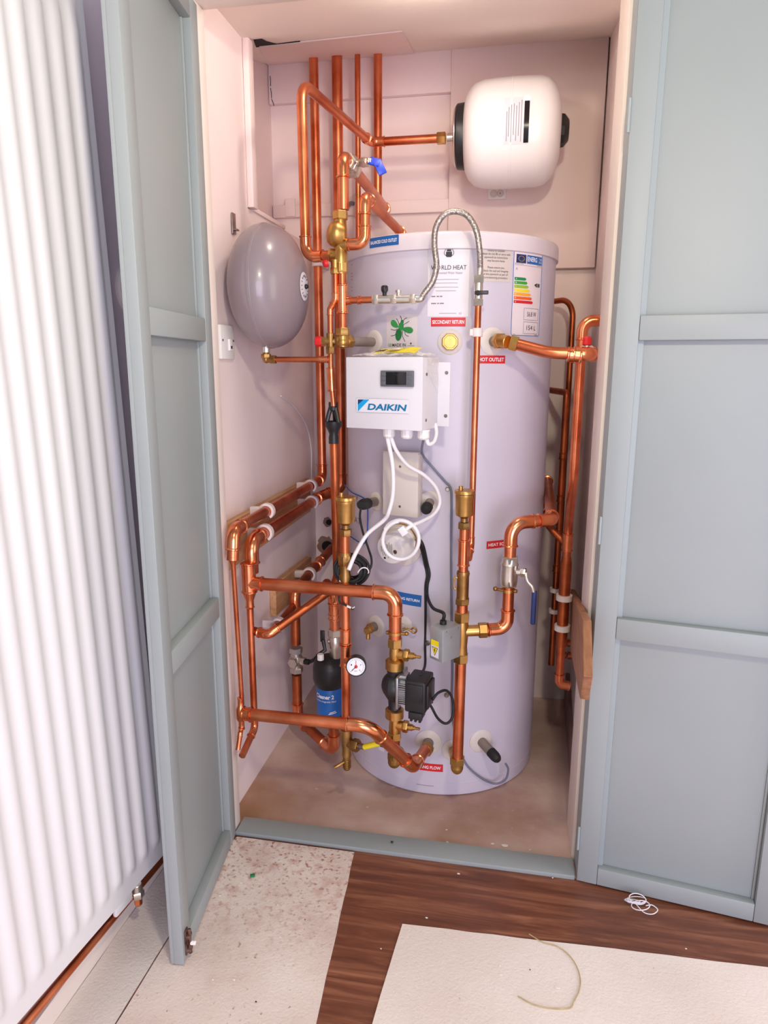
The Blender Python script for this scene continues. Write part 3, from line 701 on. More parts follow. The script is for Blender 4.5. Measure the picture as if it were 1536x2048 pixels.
one('hanging_cable', bm, CBLW, 'thin cable hanging down the left wall below the grey vessel', 'cable')

vw = thing('expansion_vessel', 'white drum shaped expansion vessel on the back board', 'expansion vessel')
WC0 = Q(930, 264, 2.2); WC1 = Q(1118, 262, 2.2); ax = (WC1-WC0); ax.z = 0; WL = ax.length; ax.normalize(); WO = Vector((WC0.x, 2.2, 1.853)); RWv = .142
bm = B(); lathe(bm, WO, ax, [(-.002, 0), (-.002, .075), (.002, .094), (.012, .115), (.030, .132), (.055, .1395), (.09, RWv), (WL*.5, RWv+.001), (WL-.06, .1415), (WL-.036, .136), (WL-.016, .120), (WL-.004, .097), (WL+.003, .07), (WL+.004, 0)], 64); obj('shell', bm, VESW, vw, ang=60)
bm = B(); lathe(bm, WO, ax, [(WL*.5-.004, RWv), (WL*.5-.003, RWv+.0018), (WL*.5+.003, RWv+.0018), (WL*.5+.004, RWv)], 64); obj('seam', bm, VESW, vw)
bm = B(); lathe(bm, WO, ax, [(-.024, .0), (-.024, .082), (-.020, .086), (.003, .088), (.008, .086)], 48); lab(obj('base_ring', bm, BLK, vw), 'black base ring')
bm = B(); lathe(bm, WO, ax, [(-.029, 0), (-.029, .076), (-.026, .080), (-.023, .080)], 48); obj('flange', bm, NIK, vw)
bm = B(); lathe(bm, WO, ax, [(-.052, .011), (-.052, .0125), (-.03, .0125)], 16); obj('spigot', bm, NIK, vw)
bm = B(); lathe(bm, WO+Vector((0,0,.002)), ax, [(WL-.003, .046), (WL+.014, .043), (WL+.025, .030), (WL+.027, .026), (WL+.027, 0)], 12); lab(obj('valve_cover', bm, BLK, vw, ang=25), 'black cap')
up = Vector((0,0,1)); fr = ax.cross(up); fr = fr if fr.y < 0 else -fr
def vwp(u, a, off=.001): return WO+ax*u+(fr*math.cos(a)+up*math.sin(a))*(RWv+off)
def vwpatch(u0, u1, a0, a1, m, name, off, parent):
    bm = B(); sheet(bm, [[vwp(u0+(u1-u0)*i, a0+(a1-a0)*j/8, off) for j in range(9)] for i in range(2)]); return obj(name, bm, m, parent)
vwl = vwpatch(WL*.43, WL*.68, -.46, .36, PAPR, 'sticker', .0016, vw)
vwpatch(WL*.63, WL*.68, -.44, .35, SCRN, 'dark_band', .0022, vwl)
for k, (u, a0, a1) in enumerate(((.455, -.40, .1), (.475, -.32, .18), (.50, -.42, .22), (.525, -.3, .24), (.55, -.40, .2), (.575, -.32, .26), (.60, -.42, .3))): vwpatch(WL*u, WL*u+.0016, a0, a1, INKG, 'printed_line', .0021, vwl)
bm = B(); lathe(bm, vwp(WL*.655, .30, .0024), fr, [(0, .011), (.0006, .011), (.0006, 0)], 16); obj('badge', bm, WINK, vwl)
# ================================================================== COPPER RUNS
up = Vector((0,0,1))
def hexpx(bm, P, axis, l, r): axis = Vector(axis).normalized(); hexn(bm, P-axis*l/2, P+axis*l/2, r)
# risers through the ceiling at the back
a = Q(627, 118, 2.30); a.z = cz(2.30)-.0012
P1 = Vector((-.648, 2.30, .812)); P2 = QX(467, 1061, -.645)
tA = pipe('tall copper riser beside the grey vessel, turning forward along the upper pine batten pipe line', [a, P1, P2, P2+Vector((0,-.012,-.07))], .0145, fit=[1, 2])
bm = B(); tube(bm, [P2+Vector((0,-.012,-.06)), P2+Vector((0,-.012,-.075)), P2+Vector((0,-.011,-.085)), P2+Vector((0,.006,-.455))], [.0135, .008, .006, .006], 12); obj('dropper', bm, COP, tA)
bm = B(); c = Q(637, 525, 2.30); cyl(bm, c-up*.013, c+up*.013, .0215); box(bm, c+Vector((0,.06,0)), (.012,.11,.02)); obj('clip', bm, CLIPW, tA)
a = Q(674, 112, 2.30); a.z = cz(2.30)-.0012
E1 = Q(683, 978, 2.30); E2 = QX(652, 1003, -.62)
B0 = QX(630, 1020, -.645); B1 = QX(502, 1083, -.645)
T1 = QX(498, 1166, -.645); 
pipe('thickest copper riser, turning forward as the lower pipe on the pine batten', [a, E1, Vector((B0.x, B0.y+.06, E1.z-.02)), B0*.0+Vector((-.645, 2.16, B1.z-.004)), B1, Vector((-.645, B1.y, T1.z+.02))], .0165, fit=[1, 2, 4])
a = Q(715, 112, 2.30); a.z = cz(2.30)-.0012
pipe('thin copper riser, the narrowest of the four through the ceiling', [a, Vector((a.x, 2.30, 1.60))], .0088)
a4 = Q(756, 106, 2.33); a4.z = cz(2.33)-.0012; z4 = 1.668
# ---- cold feed from the right hand riser through the blue lever valve
c0 = Q(681, 420, 1.70); c1 = Q(686, 312, 1.70); c2 = Q(772, 396, 2.30); c2.z = c1.z+.002
tQ = pipe('copper run from the riser right of the others, bending down into the brass valve', [a4, Vector((a4.x, a4.y, c2.z)), Vector((c2.x+.004, 2.29, c2.z)), c1, Vector((c1.x, c1.y, c0.z))], .0134, fit=[1, 2, 3])
# ---- big bend to the white vessel
n0 = Q(663, 511, 1.70); n1 = Q(612, 508, 1.72); n1.z = n0.z; n2 = Q(600, 165, 1.72); n2.x = n1.x-.004; n3 = Q(742, 284, 2.2); n4 = WO-ax*.07
n3.z = n4.z; n2.z = n4.z-.004
tN = pipe('copper run bent over at the top in a hairpin and going to the white vessel', [n0, n1, n2, n3, n4], .0122, fit=[1, 3], bend={1: .03, 2: .045, 3: .026})
bm = B(); hexn(bm, n4-ax*.012, n4+ax*.014, .017); lab(obj('union_nut', bm, BRS, tN), 'brass union nut')
# ---- balanced cold to the lid
p0 = Q(694, 489, 1.69); p1 = Q(730, 487, 1.69); p1.z = p0.z; p2 = Q(735, 392, 1.69); p2.x = p1.x; p3 = Q(806, 466, 2.08); p3.z = p2.z
tP = pipe('copper run rising from the brass valve and dropping back onto the cylinder lid', [p0, p1, p2, p3+Vector((0,0,-.018)), Vector((p3.x-.004, p3.y+.01, 1.519))], .0122, fit=[1, 2, 3], bend={1: .028, 2: .02, 3: .024})
bm = B(); lathe(bm, (p3.x-.004, p3.y+.01, 1.5182), up, [(0, .032), (.008, .03), (.012, .02)], 24); obj('collar', bm, COP2, tP)

# ---- brass multi valve
vx = Q(681, 470, 1.695); Z_ = lambda py: Q(681, py, 1.695).z
vm = thing('control_valve', 'large brass inlet control valve where the copper pipes meet left of the cylinder lid', 'valve')
bm = B(); lathe(bm, (vx.x, vx.y, 0), up, [(Z_(548), .0145), (Z_(541), .0165), (Z_(505), .0165), (Z_(500), .0135), (Z_(490), .015), (Z_(474), .0165), (Z_(443), .0145), (Z_(440), .014)], 24); obj('body', bm, BRS, vm)
bl_ = Q(668, 466, 1.685); bm = B(); d = Vector((-.75, -.35, .12)).normalized()
lathe(bm, Vector((vx.x, vx.y, Z_(470)))-d*.004, d, [(0, .026), (.014, .0295), (.024, .028), (.032, .022), (.036, .013), (.037, 0)], 28); obj('regulator_dome', bm, BRS, vm, ang=50)
bm = B(); hexn(bm, (vx.x, vx.y, Z_(440)), (vx.x, vx.y, Z_(422)), .0185); obj('union_nut', bm, BRS, vm)
bm = B(); hexn(bm, (vx.x, vx.y, Z_(546)), (vx.x, vx.y, Z_(526)), .0185); obj('union_nut', bm, BRS, vm)
bm = B(); cyl(bm, (vx.x, vx.y, n0.z), n0+Vector((-.002,0,0)), .0145); hexn(bm, n0+Vector((-.006,0,0)), n0+Vector((.008,0,0)), .017); obj('side_union', bm, BRS, vm)
bm = B(); cyl(bm, (vx.x, vx.y, p0.z), p0+Vector((.004,0,0)), .0145); obj('side_union', bm, BRS, vm)
bm = B(); cyl(bm, (vx.x-.012, vx.y-.008, Z_(520)), (vx.x-.012, vx.y-.008, Z_(549)), .010); hexn(bm, (vx.x-.012, vx.y-.008, Z_(536)), (vx.x-.012, vx.y-.008, Z_(549)), .012); obj('lower_outlet', bm, BRS, vm)
bm = B(); lathe(bm, Q(655, 526, 1.68), (-.8,-.4,-.3), [(0, .009), (.008, .009), (.011, .006), (.011, 0)], 14); lab(obj('cap', bm, RED, vm), 'red cap')

# ---- main cold pipe below it
m0 = Q(687, 541, 1.695); m0.x = vx.x+.003; mz = lambda py: Q(690, py, 1.695).z
tM = pipe('short upright copper pipe with tees between the two brass valves', [Vector((m0.x, m0.y, mz(540))), Vector((m0.x, m0.y, mz(668)))], .0105)
tee(tM, (m0.x, m0.y, mz(568)), (m0.x, m0.y, mz(628)), .0122, Vector((m0.x, m0.y, mz(601))), (1, -.02, 0), .0085)
b0 = Q(718, 601, 1.69); b0.z = mz(601); b1 = Q(748, 600, 1.688); b1.z = b0.z
bm = B(); tube(bm, [Vector((m0.x, m0.y, b0.z)), b1], .0080, 14); obj('branch', bm, COP, tM)
coupling(tM, b0+Vector((-.004,0,0)), b0+Vector((.006,0,0)), .0082)
# ---- brass elbow into the cylinder
ca, czz, cn = collar(748, 684, .030)
bz = mz(683)
ve = thing('combination_valve', 'brass elbow valve with a red cap left of the control box', 'valve')
bm = B(); lathe(bm, (m0.x, m0.y, 0), up, [(mz(697), .004), (mz(694), .0125), (mz(685), .0145), (mz(674), .0135), (mz(667), .012)], 22); ball(bm, (m0.x, m0.y, bz-.002), .0155); obj('body', bm, BRS, ve)
bm = B(); hexn(bm, (m0.x, m0.y, mz(672)), (m0.x, m0.y, mz(656)), .0175); obj('union_nut', bm, BRS, ve)
e0 = Vector((m0.x, m0.y, bz)); s1 = TP(ca, czz, .002); dd = (s1-e0).normalized()
bm = B(); tube(bm, [e0, e0+dd*.02], .0125, 18); hexn(bm, e0+dd*.012, e0+dd*.032, .0165); obj('side_union', bm, BRS, ve)
bm = B(); cyl(bm, e0+dd*.03, s1, .0118); lab(obj('stub', bm, GRYS, ve), 'grey steel stub')
f1 = Q(661, 682, 1.69); f1.z = bz; f2 = Q(643, 682, 1.69); f2.z = bz; f3 = Q(630, 681, 1.69); f3.z = bz
bm = B(); cyl(bm, f1, e0, .0085); hexn(bm, Q(672, 682, 1.69), Q(679, 682, 1.69), .0125); cyl(bm, f2, f1, .0115, 20); obj('side_arm', bm, BRD, ve)
bm = B(); hexn(bm, f2+Vector((.002,0,0)), f2+Vector((.016,0,0)), .013); cyl(bm, f1+up*.02, f1-up*.024, .010); hexn(bm, f1-up*.012, f1-up*.03, .0118); obj('relief_body', bm, BRD, ve)
bm = B(); lathe(bm, f2+Vector((.002,0,0)), (-1,0,0), [(0, .0125), (.004, .0132), (.015, .0128), (.017, .011), (.017, 0)], 10); lab(obj('cap', bm, RED, ve, ang=20), 'red cap')
# ---- narrow pipe into the relief valve, from the lower outlet of the control valve
pipe('narrow copper pipe stepping sideways from the brass control valve to the red capped valve', [(vx.x-.012, vx.y-.008, Z_(548)), (vx.x-.012, vx.y-.008, Q(672, 598, 1.685).z), (f1.x, f1.y, Q(661, 618, 1.685).z), (f1.x, f1.y, bz+.014)], .0068, fit=[1, 2])
# ---- relief outlet to the tundish and the tail to the grey vessel
g0 = Vector((f1.x, f1.y, bz-.02)); gz = lambda py: Q(663, py, 1.69).z
tG = pipe('upright copper pipe with a wider sleeve between the red capped valve and the black tundish', [g0, Vector((f1.x, f1.y, gz(755))), Vector((f1.x+.006, f1.y, gz(812)))], .0068, fit=[])
coupling(tG, (f1.x, f1.y, gz(735)), (f1.x+.002, f1.y, gz(783)), .0095)
h0 = Vector((VC.x-.01, VC.y-.012, VC.z-RV-.012)); hzz = Q(655, 719, 1.69).z
h1 = Vector((h0.x, h0.y, hzz)); h2 = Vector((f1.x, f1.y, hzz))
tH = pipe('narrow copper pipe running level from under the grey vessel', [h1+Vector((.012,0,0)), h2], .0068)
d = (h2-h1).normalized(); q0 = h2-d*.03
coupling(tH, q0, h2-d*.006, .0072)
bm = B(); cyl(bm, h0, h1-up*.004, .0085); ball(bm, h1, .0095); cyl(bm, h1, h1+d*.016, .0085); hexn(bm, h0-up*.002, h0-up*.013, .0125); hexn(bm, h1+d*.012, h1+d*.026, .0115); lab(obj('brass_elbow', bm, BRD, tH), 'brown brass elbow')
# ---- tundish
td = thing('tundish', 'black plastic tundish with open windows in the copper discharge pipe', 'tundish')
tx = Q(667, 845, 1.70); tz = lambda py: Q(667, py, 1.70).z; T0 = Vector((tx.x, tx.y, 0))
bm = B(); cyl(bm, T0+up*tz(804), T0+up*tz(821), .0120, 20); obj('inlet', bm, BLK, td)
bm = B(); lathe(bm, T0, up, [(tz(887), .0128), (tz(874), .0128), (tz(868), .0110), (tz(860), .0150), (tz(852), .0205), (tz(843), .0215), (tz(842), .019), (tz(844), .0175), (tz(858), .008)], 28); obj('cup', bm, BLK, td)
for k in range(3):
    an = math.radians(-90+60+120*k); u = Vector((math.cos(an), math.sin(an), 0)); bm = B()
    tube(bm, [T0+u*.007+up*tz(816), T0+u*.0125+up*tz(829), T0+u*.0175+up*tz(845)], [.0062, .0058, .0056], 8)
    obj('rib', bm, BLK, td)
# discharge pipe: down behind the front pipes, then slanting forward to the left wall
k0 = Q(668, 885, 1.70); k1 = Q(690, 1168, 1.72); k1 = Vector((k0.x+.004, k0.y+.004, k1.z)); k2 = Q(536, 1270, 1.58)
tK = pipe('dull copper discharge pipe below the black tundish, slanting forward at the bottom', [k0, k1, k2, k2+Vector((-.045, .02, .0))], .0112, fit=[2], m=COPD, bend={1: .06, 2: .02})
# ---- heating circuit: tee, crossing pipe, pump, lower crossing pipe
x1 = Q(790, 1193, 1.575)
pz = lambda py: Q(790, py, 1.575).z
PX, PY = Q(790, 1300, 1.575).x, 1.575
tC = pipe('upper copper pipe crossing in front from the left wall to above the pump', [T1, Vector((PX, PY, pz(1187))), Vector((PX, PY, pz(1284)))], .0158, fit=[1])
tee(tC, T1+up*.055, T1-up*.026, .0158, T1, (PX-T1.x, PY-T1.y, pz(1187)-T1.z), .0152, L=2.4)
dz = lambda py: QX(505, py, -.645).z
tE = pipe('narrow copper pipe dropping from the upper crossing pipe down the left wall', [T1-up*.02, Vector((-.645, T1.y, dz(1462))), QX(484, 1512, -.645)], .0088, fit=[1], bend={1: .02})
bm = B(); tube(bm, [T1-up*.026, T1-up*.038, T1-up*.046, T1-up*.062, T1-up*.064, T1-up*.068], [.0175, .0135, .0105, .0105, .0125, .0092], 16); obj('reducer', bm, COP2, tE)
l0 = QX(482, 1427, -.645); l1 = Q(738, 1452, 1.50); l2 = Q(822, 1538, 1.52); fa, fz, fn = collar(857, 1484, .037); l3 = TP(fa, fz, .03)
l2 = Q(826, 1534, 1.60)
tD = pipe('lower crossing copper pipe, turning down below the pump to the heating flow port', [l0, l1, l2, l3], .0152, fit=[1, 2], bend={1: .05, 2: .03})
bm = B(); tube(bm, [l0+up*.044, l0+up*.043, l0+up*.041, l0+up*.039, l0+up*.022, l0+up*.012, l0-up*.012, l0-up*.022, l0-up*.039, l0-up*.041, l0-up*.043, l0-up*.044], [.007, .0086, .0086, .0076, .0078, .0125, .0125, .0078, .0076, .0086, .0086, .007], 14); obj('end_tee', bm, COP2, tD)
coupling(tD, l0+(l1-l0)*.01, l0+(l1-l0)*.09, .0154)
bm = B(); hexn(bm, TP(fa, fz, .026), TP(fa, fz, .048), .019); lab(obj('union_nut', bm, BRD, tD), 'brass union nut')
bm = B(); cyl(bm, TP(fa, fz, .002), TP(fa, fz, .034), .0155); lab(obj('stub', bm, GRYS, tD), 'grey steel stub')
# narrow pipe at the door edge
pipe('narrow copper pipe at the left door edge, below the lower crossing pipe', [l0+Vector((0,-.004,-.04)), QX(481, 1462, -.648), QX(476, 1500, -.648)], .006, fit=[1])
# ---- filter loop
H0 = Q(664, 1096, 2.36); H1 = Vector((-.645, 1.96, Q(600, 1170, 2.0).z)); H1.z = QX(594, 1178, -.645).z; hy = 1.952
H2 = QX(602, 1452, -.645); H2 = Vector((-.645, hy, QX(602, 1448, -.645).z)); fy = 1.80
H3 = Q(668, 1484, fy); H4 = Q(668, 1440, fy)
tF1 = pipe('copper pipe coming forward low on the left wall and turning down into the chromed valve', [H0, Vector((-.640, 2.20, H1.z+.018)), Vector((-.645, hy, H1.z)), Vector((-.645, hy, QX(592, 1288, -.645).z))], .0155, fit=[1, 2], m=COPD)
tF2 = pipe('dull copper pipe below the chromed valve, going along the floor to the magnetic filter', [Vector((-.645, hy, QX(596, 1345, -.645).z)), Vector((-.645, hy, .085)), Vector((H3.x, fy, .075)), Vector((H3.x, fy, Q(668, 1438, fy).z))], .0155, fit=[1, 2], m=COPD)
cv = thing('lever_valve', 'chromed angled valve in the dull copper pipe beside the black filter', 'valve'); c = Vector((-.645, hy, QX(594, 1318, -.645).z))
bm = B(); cyl(bm, c-up*.032, c+up*.032, .0165); hexn(bm, c+up*.024, c+up*.042, .021); hexn(bm, c-up*.024, c-up*.042, .021); ball(bm, c, .023); hexn(bm, c, c+Vector((-.004,-.03,0)), .017); hexn(bm, c, c+Vector((.035,-.012,.004)), .012); obj('body', bm, NIK, cv)
bm = B(); l_ = c+Vector((.036,-.014,.004)); cyl(bm, l_-Vector((.006,0,0)), l_+Vector((.012,-.002,0)), .009); tube(bm, [l_+Vector((.012,0,0)), l_+Vector((.03,-.006,.012)), l_+Vector((.045,-.008,.03))], .006, 8); lab(obj('lever', bm, BLK, cv), 'black lever')
# magnetic filter
FX = Q(660, 1400, fy).x; fzf = lambda py: Q(660, py, fy).z; FO = Vector((FX, fy, 0)); FM = M_(1, Q(660, 1400, fy))
mf = thing('magnetic_filter', 'black and blue magnetic system filter behind the gauge pipe', 'filter')
bm = B(); lathe(bm, FO, up, [(fzf(1432), 0), (fzf(1432), 20*FM), (fzf(1429), 25*FM), (fzf(1376), 26*FM)], 32); obj('base', bm, BLK, mf)
bm = B(); lathe(bm, FO, up, [(fzf(1424), 25*FM), (fzf(1424), 26.3*FM), (fzf(1370), 27.3*FM), (fzf(1368), 26.5*FM)], 40); fb = obj('canister_sleeve', bm, FBLU, mf); lab(fb, 'blue sleeve with white lettering')
bm = B(); lathe(bm, FO, up, [(fzf(1372), 26*FM), (fzf(1364), 30*FM), (fzf(1356), 33*FM), (fzf(1332), 33*FM), (fzf(1322), 30*FM), (fzf(1315), 22*FM), (fzf(1311), 12*FM), (fzf(1311), 0)], 40); obj('head', bm, BLK, mf)
bm = B(); p = Q(641, 1312, fy-.04); cyl(bm, p-up*.012, p+up*.006, .0095, 8); lab(obj('bleed_screw', bm, WPL, mf), 'white bleed screw')
def onf(dx, dy): return lambda x, y: Vector((FX+27.6*FM*math.sin((x+dx)/(27*FM)), fy-27.6*FM*math.cos((x+dx)/(27*FM)), fzf(1398)+y+dy))
lettering(fb, 'Cleaner 2', 40*FM, 9*FM, onf(-5*FM, 17*FM), WINK, bold=.03); lettering(fb, 'In-line magnetic filter', 44*FM, 5*FM, onf(-2*FM, 7*FM), WINK)
for dy_, w_ in ((-17, 12), (-20, 16)):
    f_ = onf(12*FM, dy_*FM); bm = B(); sheet(bm, [[f_(-w_*FM/2+w_*FM*i/4, (i*.7+j*1.6)*FM) for i in range(5)] for j in range(2)]); obj('printed_word', bm, WINK, fb, flat=True)
# valve on top of the filter
fv = thing('filter_valve', 'chromed isolating valve with a black lever on top of the filter', 'valve'); FP = Q(670, 1290, fy); fz2 = lambda py: Q(670, py, fy).z
bm = B(); lathe(bm, (FP.x, FP.y, 0), up, [(fz2(1322), .012), (fz2(1312), .016), (fz2(1300), .0165), (fz2(1296), .0185), (fz2(1276), .0185), (fz2(1272), .0155), (fz2(1262), .0165)], 20); hexn(bm, (FP.x, FP.y, fz2(1272)), (FP.x, FP.y, fz2(1258)), .020); obj('body', bm, NIK, fv)
bm = B(); p = Q(655, 1283, fy-.01); cyl(bm, Vector((FP.x, FP.y, p.z)), p, .006); obj('spindle', bm, NIK, fv)
bm = B(); box(bm, Q(645, 1272, fy-.012), (.013, .006, .034), bev=.002); tube(bm, [Q(646, 1280, fy-.012), Q(650, 1300, fy-.02), Q(634, 1312, fy-.03)], .006, 8); lab(obj('lever', bm, BLK, fv), 'black lever')
tI = pipe('short copper pipe with an elbow above the filter valve', [Vector((FP.x, FP.y, fz2(1264))), Vector((FP.x, FP.y, fz2(1198))), Vector((FP.x-.05, fy+.10, fz2(1190)))], .0145, fit=[1])
coupling(tI, (FP.x, FP.y, fz2(1240)), (FP.x, FP.y, fz2(1205)), .0147)

# ---- front left pipe with air vent, gauge and drain
JY = 1.60; JP = Q(692, 1350, JY); JX = JP.x; jz = lambda py: Q(692, py, JY).z; jm = M_(1, JP); JO = Vector((JX, JY, 0))
tJ = pipe('upright copper pipe with the pressure gauge, left of the pump', [JO+up*jz(1165), JO+up*jz(1475)], .0124)
coupling(tJ, JO+up*jz(1256), JO+up*jz(1288), .0127); coupling(tJ, JO+up*jz(1288), JO+up*jz(1332), .0127)
tJ2 = pipe('short upright copper pipe between the left air vent and the cable coil', [JO+up*jz(1062), JO+up*jz(1122)], .0118)
ck = thing('check_valve', 'brass check valve inside the black cable coil', 'valve')
bm = B(); lathe(bm, JO, up, [(jz(1172), .0135), (jz(1168), .0155), (jz(1150), .0155), (jz(1146), .0135), (jz(1122), .0135), (jz(1118), .0155), (jz(1108), .0155), (jz(1104), .0128)], 20); obj('body', bm, BRD, ck)
bm = B(); hexn(bm, JO+up*jz(1130), JO+up*jz(1110), .0175); obj('union_nut', bm, BRD, ck)
def air_vent(label, px, pyt, pyb, Y):
    t = thing('air_vent', label, 'air vent', 'bottle air vents'); O = Q(px, (pyt+pyb)/2, Y); k = (Q(px, pyt, Y).z-Q(px, pyb, Y).z)/100.0; z0 = Q(px, pyb, Y).z; O = Vector((O.x, O.y, z0))
    bm = B(); lathe(bm, O, up, [(24*k, 8*k), (27*k, 13*k), (31*k, 20*k), (36*k, 21*k), (74*k, 22*k), (75*k, 22.5*k), (82*k, 22.5*k), (84*k, 24.5*k), (90*k, 24.5*k), (91.5*k, 23.5*k), (92*k, 0)], 36); obj('bottle', bm, BRS, t)
    bm = B(); c = O+Vector((-10*k, 0, 0)); lathe(bm, c, up, [(91*k, 6*k), (93*k, 6*k), (94*k, 5*k), (100*k, 5*k), (101*k, 4*k), (101*k, 0)], 14); obj('vent_cap', bm, BRS, t)
    bm = B(); cyl(bm, O+up*14*k, O+up*25*k, 9*k); hexn(bm, O-up*2*k, O+up*14*k, 15*k); obj('union_nut', bm, BRD, t)
    return t
air_vent('brass bottle air vent on the left, above the cable coil', 691, 986, 1070, JY)
# pressure gauge
gc = Q(712, 1333, JY-.045); gd = Vector((.18, -.97, .10)).normalized(); gx, gy, _ = frame(gd); gu = gd.cross(gx); gxx = up.cross(gd).normalized(); gyy = gd.cross(gxx)
if gxx.x < 0: gxx = -gxx
gyy = gd.cross(gxx) if gd.cross(gxx).z > 0 else -gd.cross(gxx)
GR = M_(20.5, gc); pg = thing('pressure_gauge', 'round pressure gauge with a white dial and red needle', 'gauge')
bm = B(); lathe(bm, gc-gd*.024, gd, [(0, GR*.7), (.002, GR*.96), (.02, GR), (.026, GR), (.0275, GR*.95), (.0275, GR*.91), (.0245, GR*.90), (.0245, 0)], 40); obj('case', bm, BLK, pg)
bm = B(); lathe(bm, gc+gd*.0008, gd, [(0, GR*.89), (.0006, GR*.89), (.0006, 0)], 40); dl_ = obj('dial', bm, WINK, pg)
gp = lambda x, y, o=.0018: gc+gd*o+gxx*x*GR+gyy*y*GR
bm = B()
for k in range(21):
    a = math.radians(225-270*k/20); r0 = .62 if k % 5 == 0 else .68; w = .014
    u = Vector((math.cos(a), math.sin(a))); v = Vector((-u.y, u.x))*w
    bm.faces.new([bm.verts.new(gp(*(u*r0+v))), bm.verts.new(gp(*(u*.78+v))), bm.verts.new(gp(*(u*.78-v))), bm.verts.new(gp(*(u*r0-v)))])
obj('scale', bm, INK, dl_, flat=True)
for k, s in enumerate(('0', '1', '2', '3', '4')):
    a = math.radians(225-67.5*k); lettering(dl_, s, .11, .15, lambda x, y, a=a: gp(.48*math.cos(a)+x, .48*math.sin(a)+y), INK)
lettering(dl_, 'bar', .3, .14, lambda x, y: gp(x, y-.42), INKG)
bm = B(); lathe(bm, gp(0, 0, .0015), gd, [(0, GR*.17), (.002, GR*.15), (.002, 0)], 16); prism(bm, [gp(-.04, 0, .0022), gp(.04, 0, .0022), gp(.0, .72, .0022)], gd*.0006); lab(obj('needle', bm, RED, pg), 'red needle')
bm = B(); prism(bm, [gp(.03, -.03, .003), gp(-.03, .03, .003), gp(-.52, -.5, .003)], gd*.0006); obj('pointer', bm, INK, pg)
bm = B(); cyl(bm, gc-gd*.024, Vector((JX, JY-.010, gc.z-.002)), .0085); obj('stem', bm, COP2, pg)
# drain tee at its foot
dr = thing('drain_valve', 'brass drain valve tee at the foot of the gauge pipe', 'valve')
bm = B(); lathe(bm, JO, up, [(jz(1538), .0085), (jz(1534), .0105), (jz(1512), .0105), (jz(1511), .0125), (jz(1504), .0125), (jz(1501), .012), (jz(1478), .0155), (jz(1466), .0165), (jz(1458), .0155)], 18); obj('body', bm, BRD, dr)
bm = B()
for k in range(6): lathe(bm, JO+up*(jz(1535)+k*.0042), up, [(0, .0095), (.002, .0115), (.004, .0095)], 16)
obj('hose_tail', bm, BRD, dr)
bm = B(); c = JO+up*jz(1484); cyl(bm, c, c+Vector((.028,-.012,.001)), .0125); hexn(bm, c+Vector((.018,-.008,0)), c+Vector((.036,-.015,.001)), .017); obj('side_union', bm, BRD, dr)
bm = B(); cyl(bm, c+Vector((.034,-.014,.001)), c+Vector((.052,-.02,.004)), .0075); lab(obj('grey_spindle', bm, NKD, dr), 'grey spindle')
bm = B(); q1 = c+Vector((.05,-.02,.003)); cyl(bm, q1, q1+Vector((.042,-.004,.018)), .0075); lab(obj('tail', bm, YEL, dr), 'yellow tail')
bm = B(); c = JO+up*jz(1520); tube(bm, [c, c+Vector((-.018,-.018,-.006)), c+Vector((-.028,-.02,-.012))], .0042, 8); obj('drain_key', bm, BRD, dr)

# ---- pump and its two valves
PO = Vector((PX, PY, 0)); pm = M_(1, PO+up*.5)
def iso_valve(label, y0, yf, stem_y, flange_up):
    t = thing('pump_valve', label, 'valve', 'pump isolating valves'); zz = lambda p: pz(p)
    ya, yb = y0
    bm = B(); lathe(bm, PO, up, [(zz(yb), .0125), (zz(yb)+.004, .0135), ((zz(ya)+zz(yb))/2, .0145), (zz(ya)-.004, .0125), (zz(ya), .0125)] , 24)
    c = PO+up*zz(stem_y); cyl(bm, c, c+Vector((.026, -.004, 0)), .0125); obj('body', bm, BRS, t)
    bm = B(); fy0, fy1 = yf; lathe(bm, PO, up, [(zz(fy1), .019), (zz(fy1)+.003, .0235), (zz(fy0)-.005, .0235), (zz(fy0), .0165)], 8 if False else 28); obj('union_nut', bm, BRS, t)
    bm = B(); hexn(bm, c+Vector((.022,-.0035,0)), c+Vector((.036,-.0055,0)), .0155); cyl(bm, c+Vector((.034,-.005,0)), c+Vector((.048,-.007,0)), .0085); lathe(bm, c+Vector((.046,-.007,0)), (1,-.15,0), [(0, .006), (.006, .006), (.008, .0036), (.020, .0036), (.021, 0)], 12); obj('spindle', bm, BRS, t)
    return t
v1 = iso_valve('brass valve on top of the pump', (1288, 1322), (1317, 1339), 1307, True)
bm = B(); hexn(bm, PO+up*pz(1294), PO+up*pz(1276), .0185); obj('top_nut', bm, BRS, v1)
v2 = iso_valve('brass valve below the pump', (1434, 1474), (1415, 1436), 1449, False)
bm = B(); hexn(bm, PO+up*pz(1478), PO+up*pz(1464), .0185); obj('bottom_nut', bm, BRS, v2)
tP2 = pipe('very short copper piece under the lower pump valve', [PO+up*pz(1470), PO+up*pz(1512)], .0145, m=COPD)
pl = thing('brass_elbow', 'brass elbow fitting at the bottom of the pump line', 'pipe fitting'); c = PO+up*pz(1518)
bm = B(); cyl(bm, c+up*.012, c-up*.008, .0165); ball(bm, c-up*.008, .0165); cyl(bm, c-up*.006, c+Vector((.004,.05,-.006)), .015); obj('body', bm, BRD, pl)
bm = B(); hexn(bm, c+up*.002, c+up*.02, .0185); obj('union_nut', bm, BRD, pl)
pu = thing('circulation_pump', 'black circulation pump with a metal motor plate in front of the cylinder', 'pump')
bm = B(); lathe(bm, PO, up, [(pz(1426), .019), (pz(1420), .020), (pz(1412), .0155), (pz(1395), .017), (pz(1350), .017), (pz(1342), .020), (pz(1337), .019)], 24)
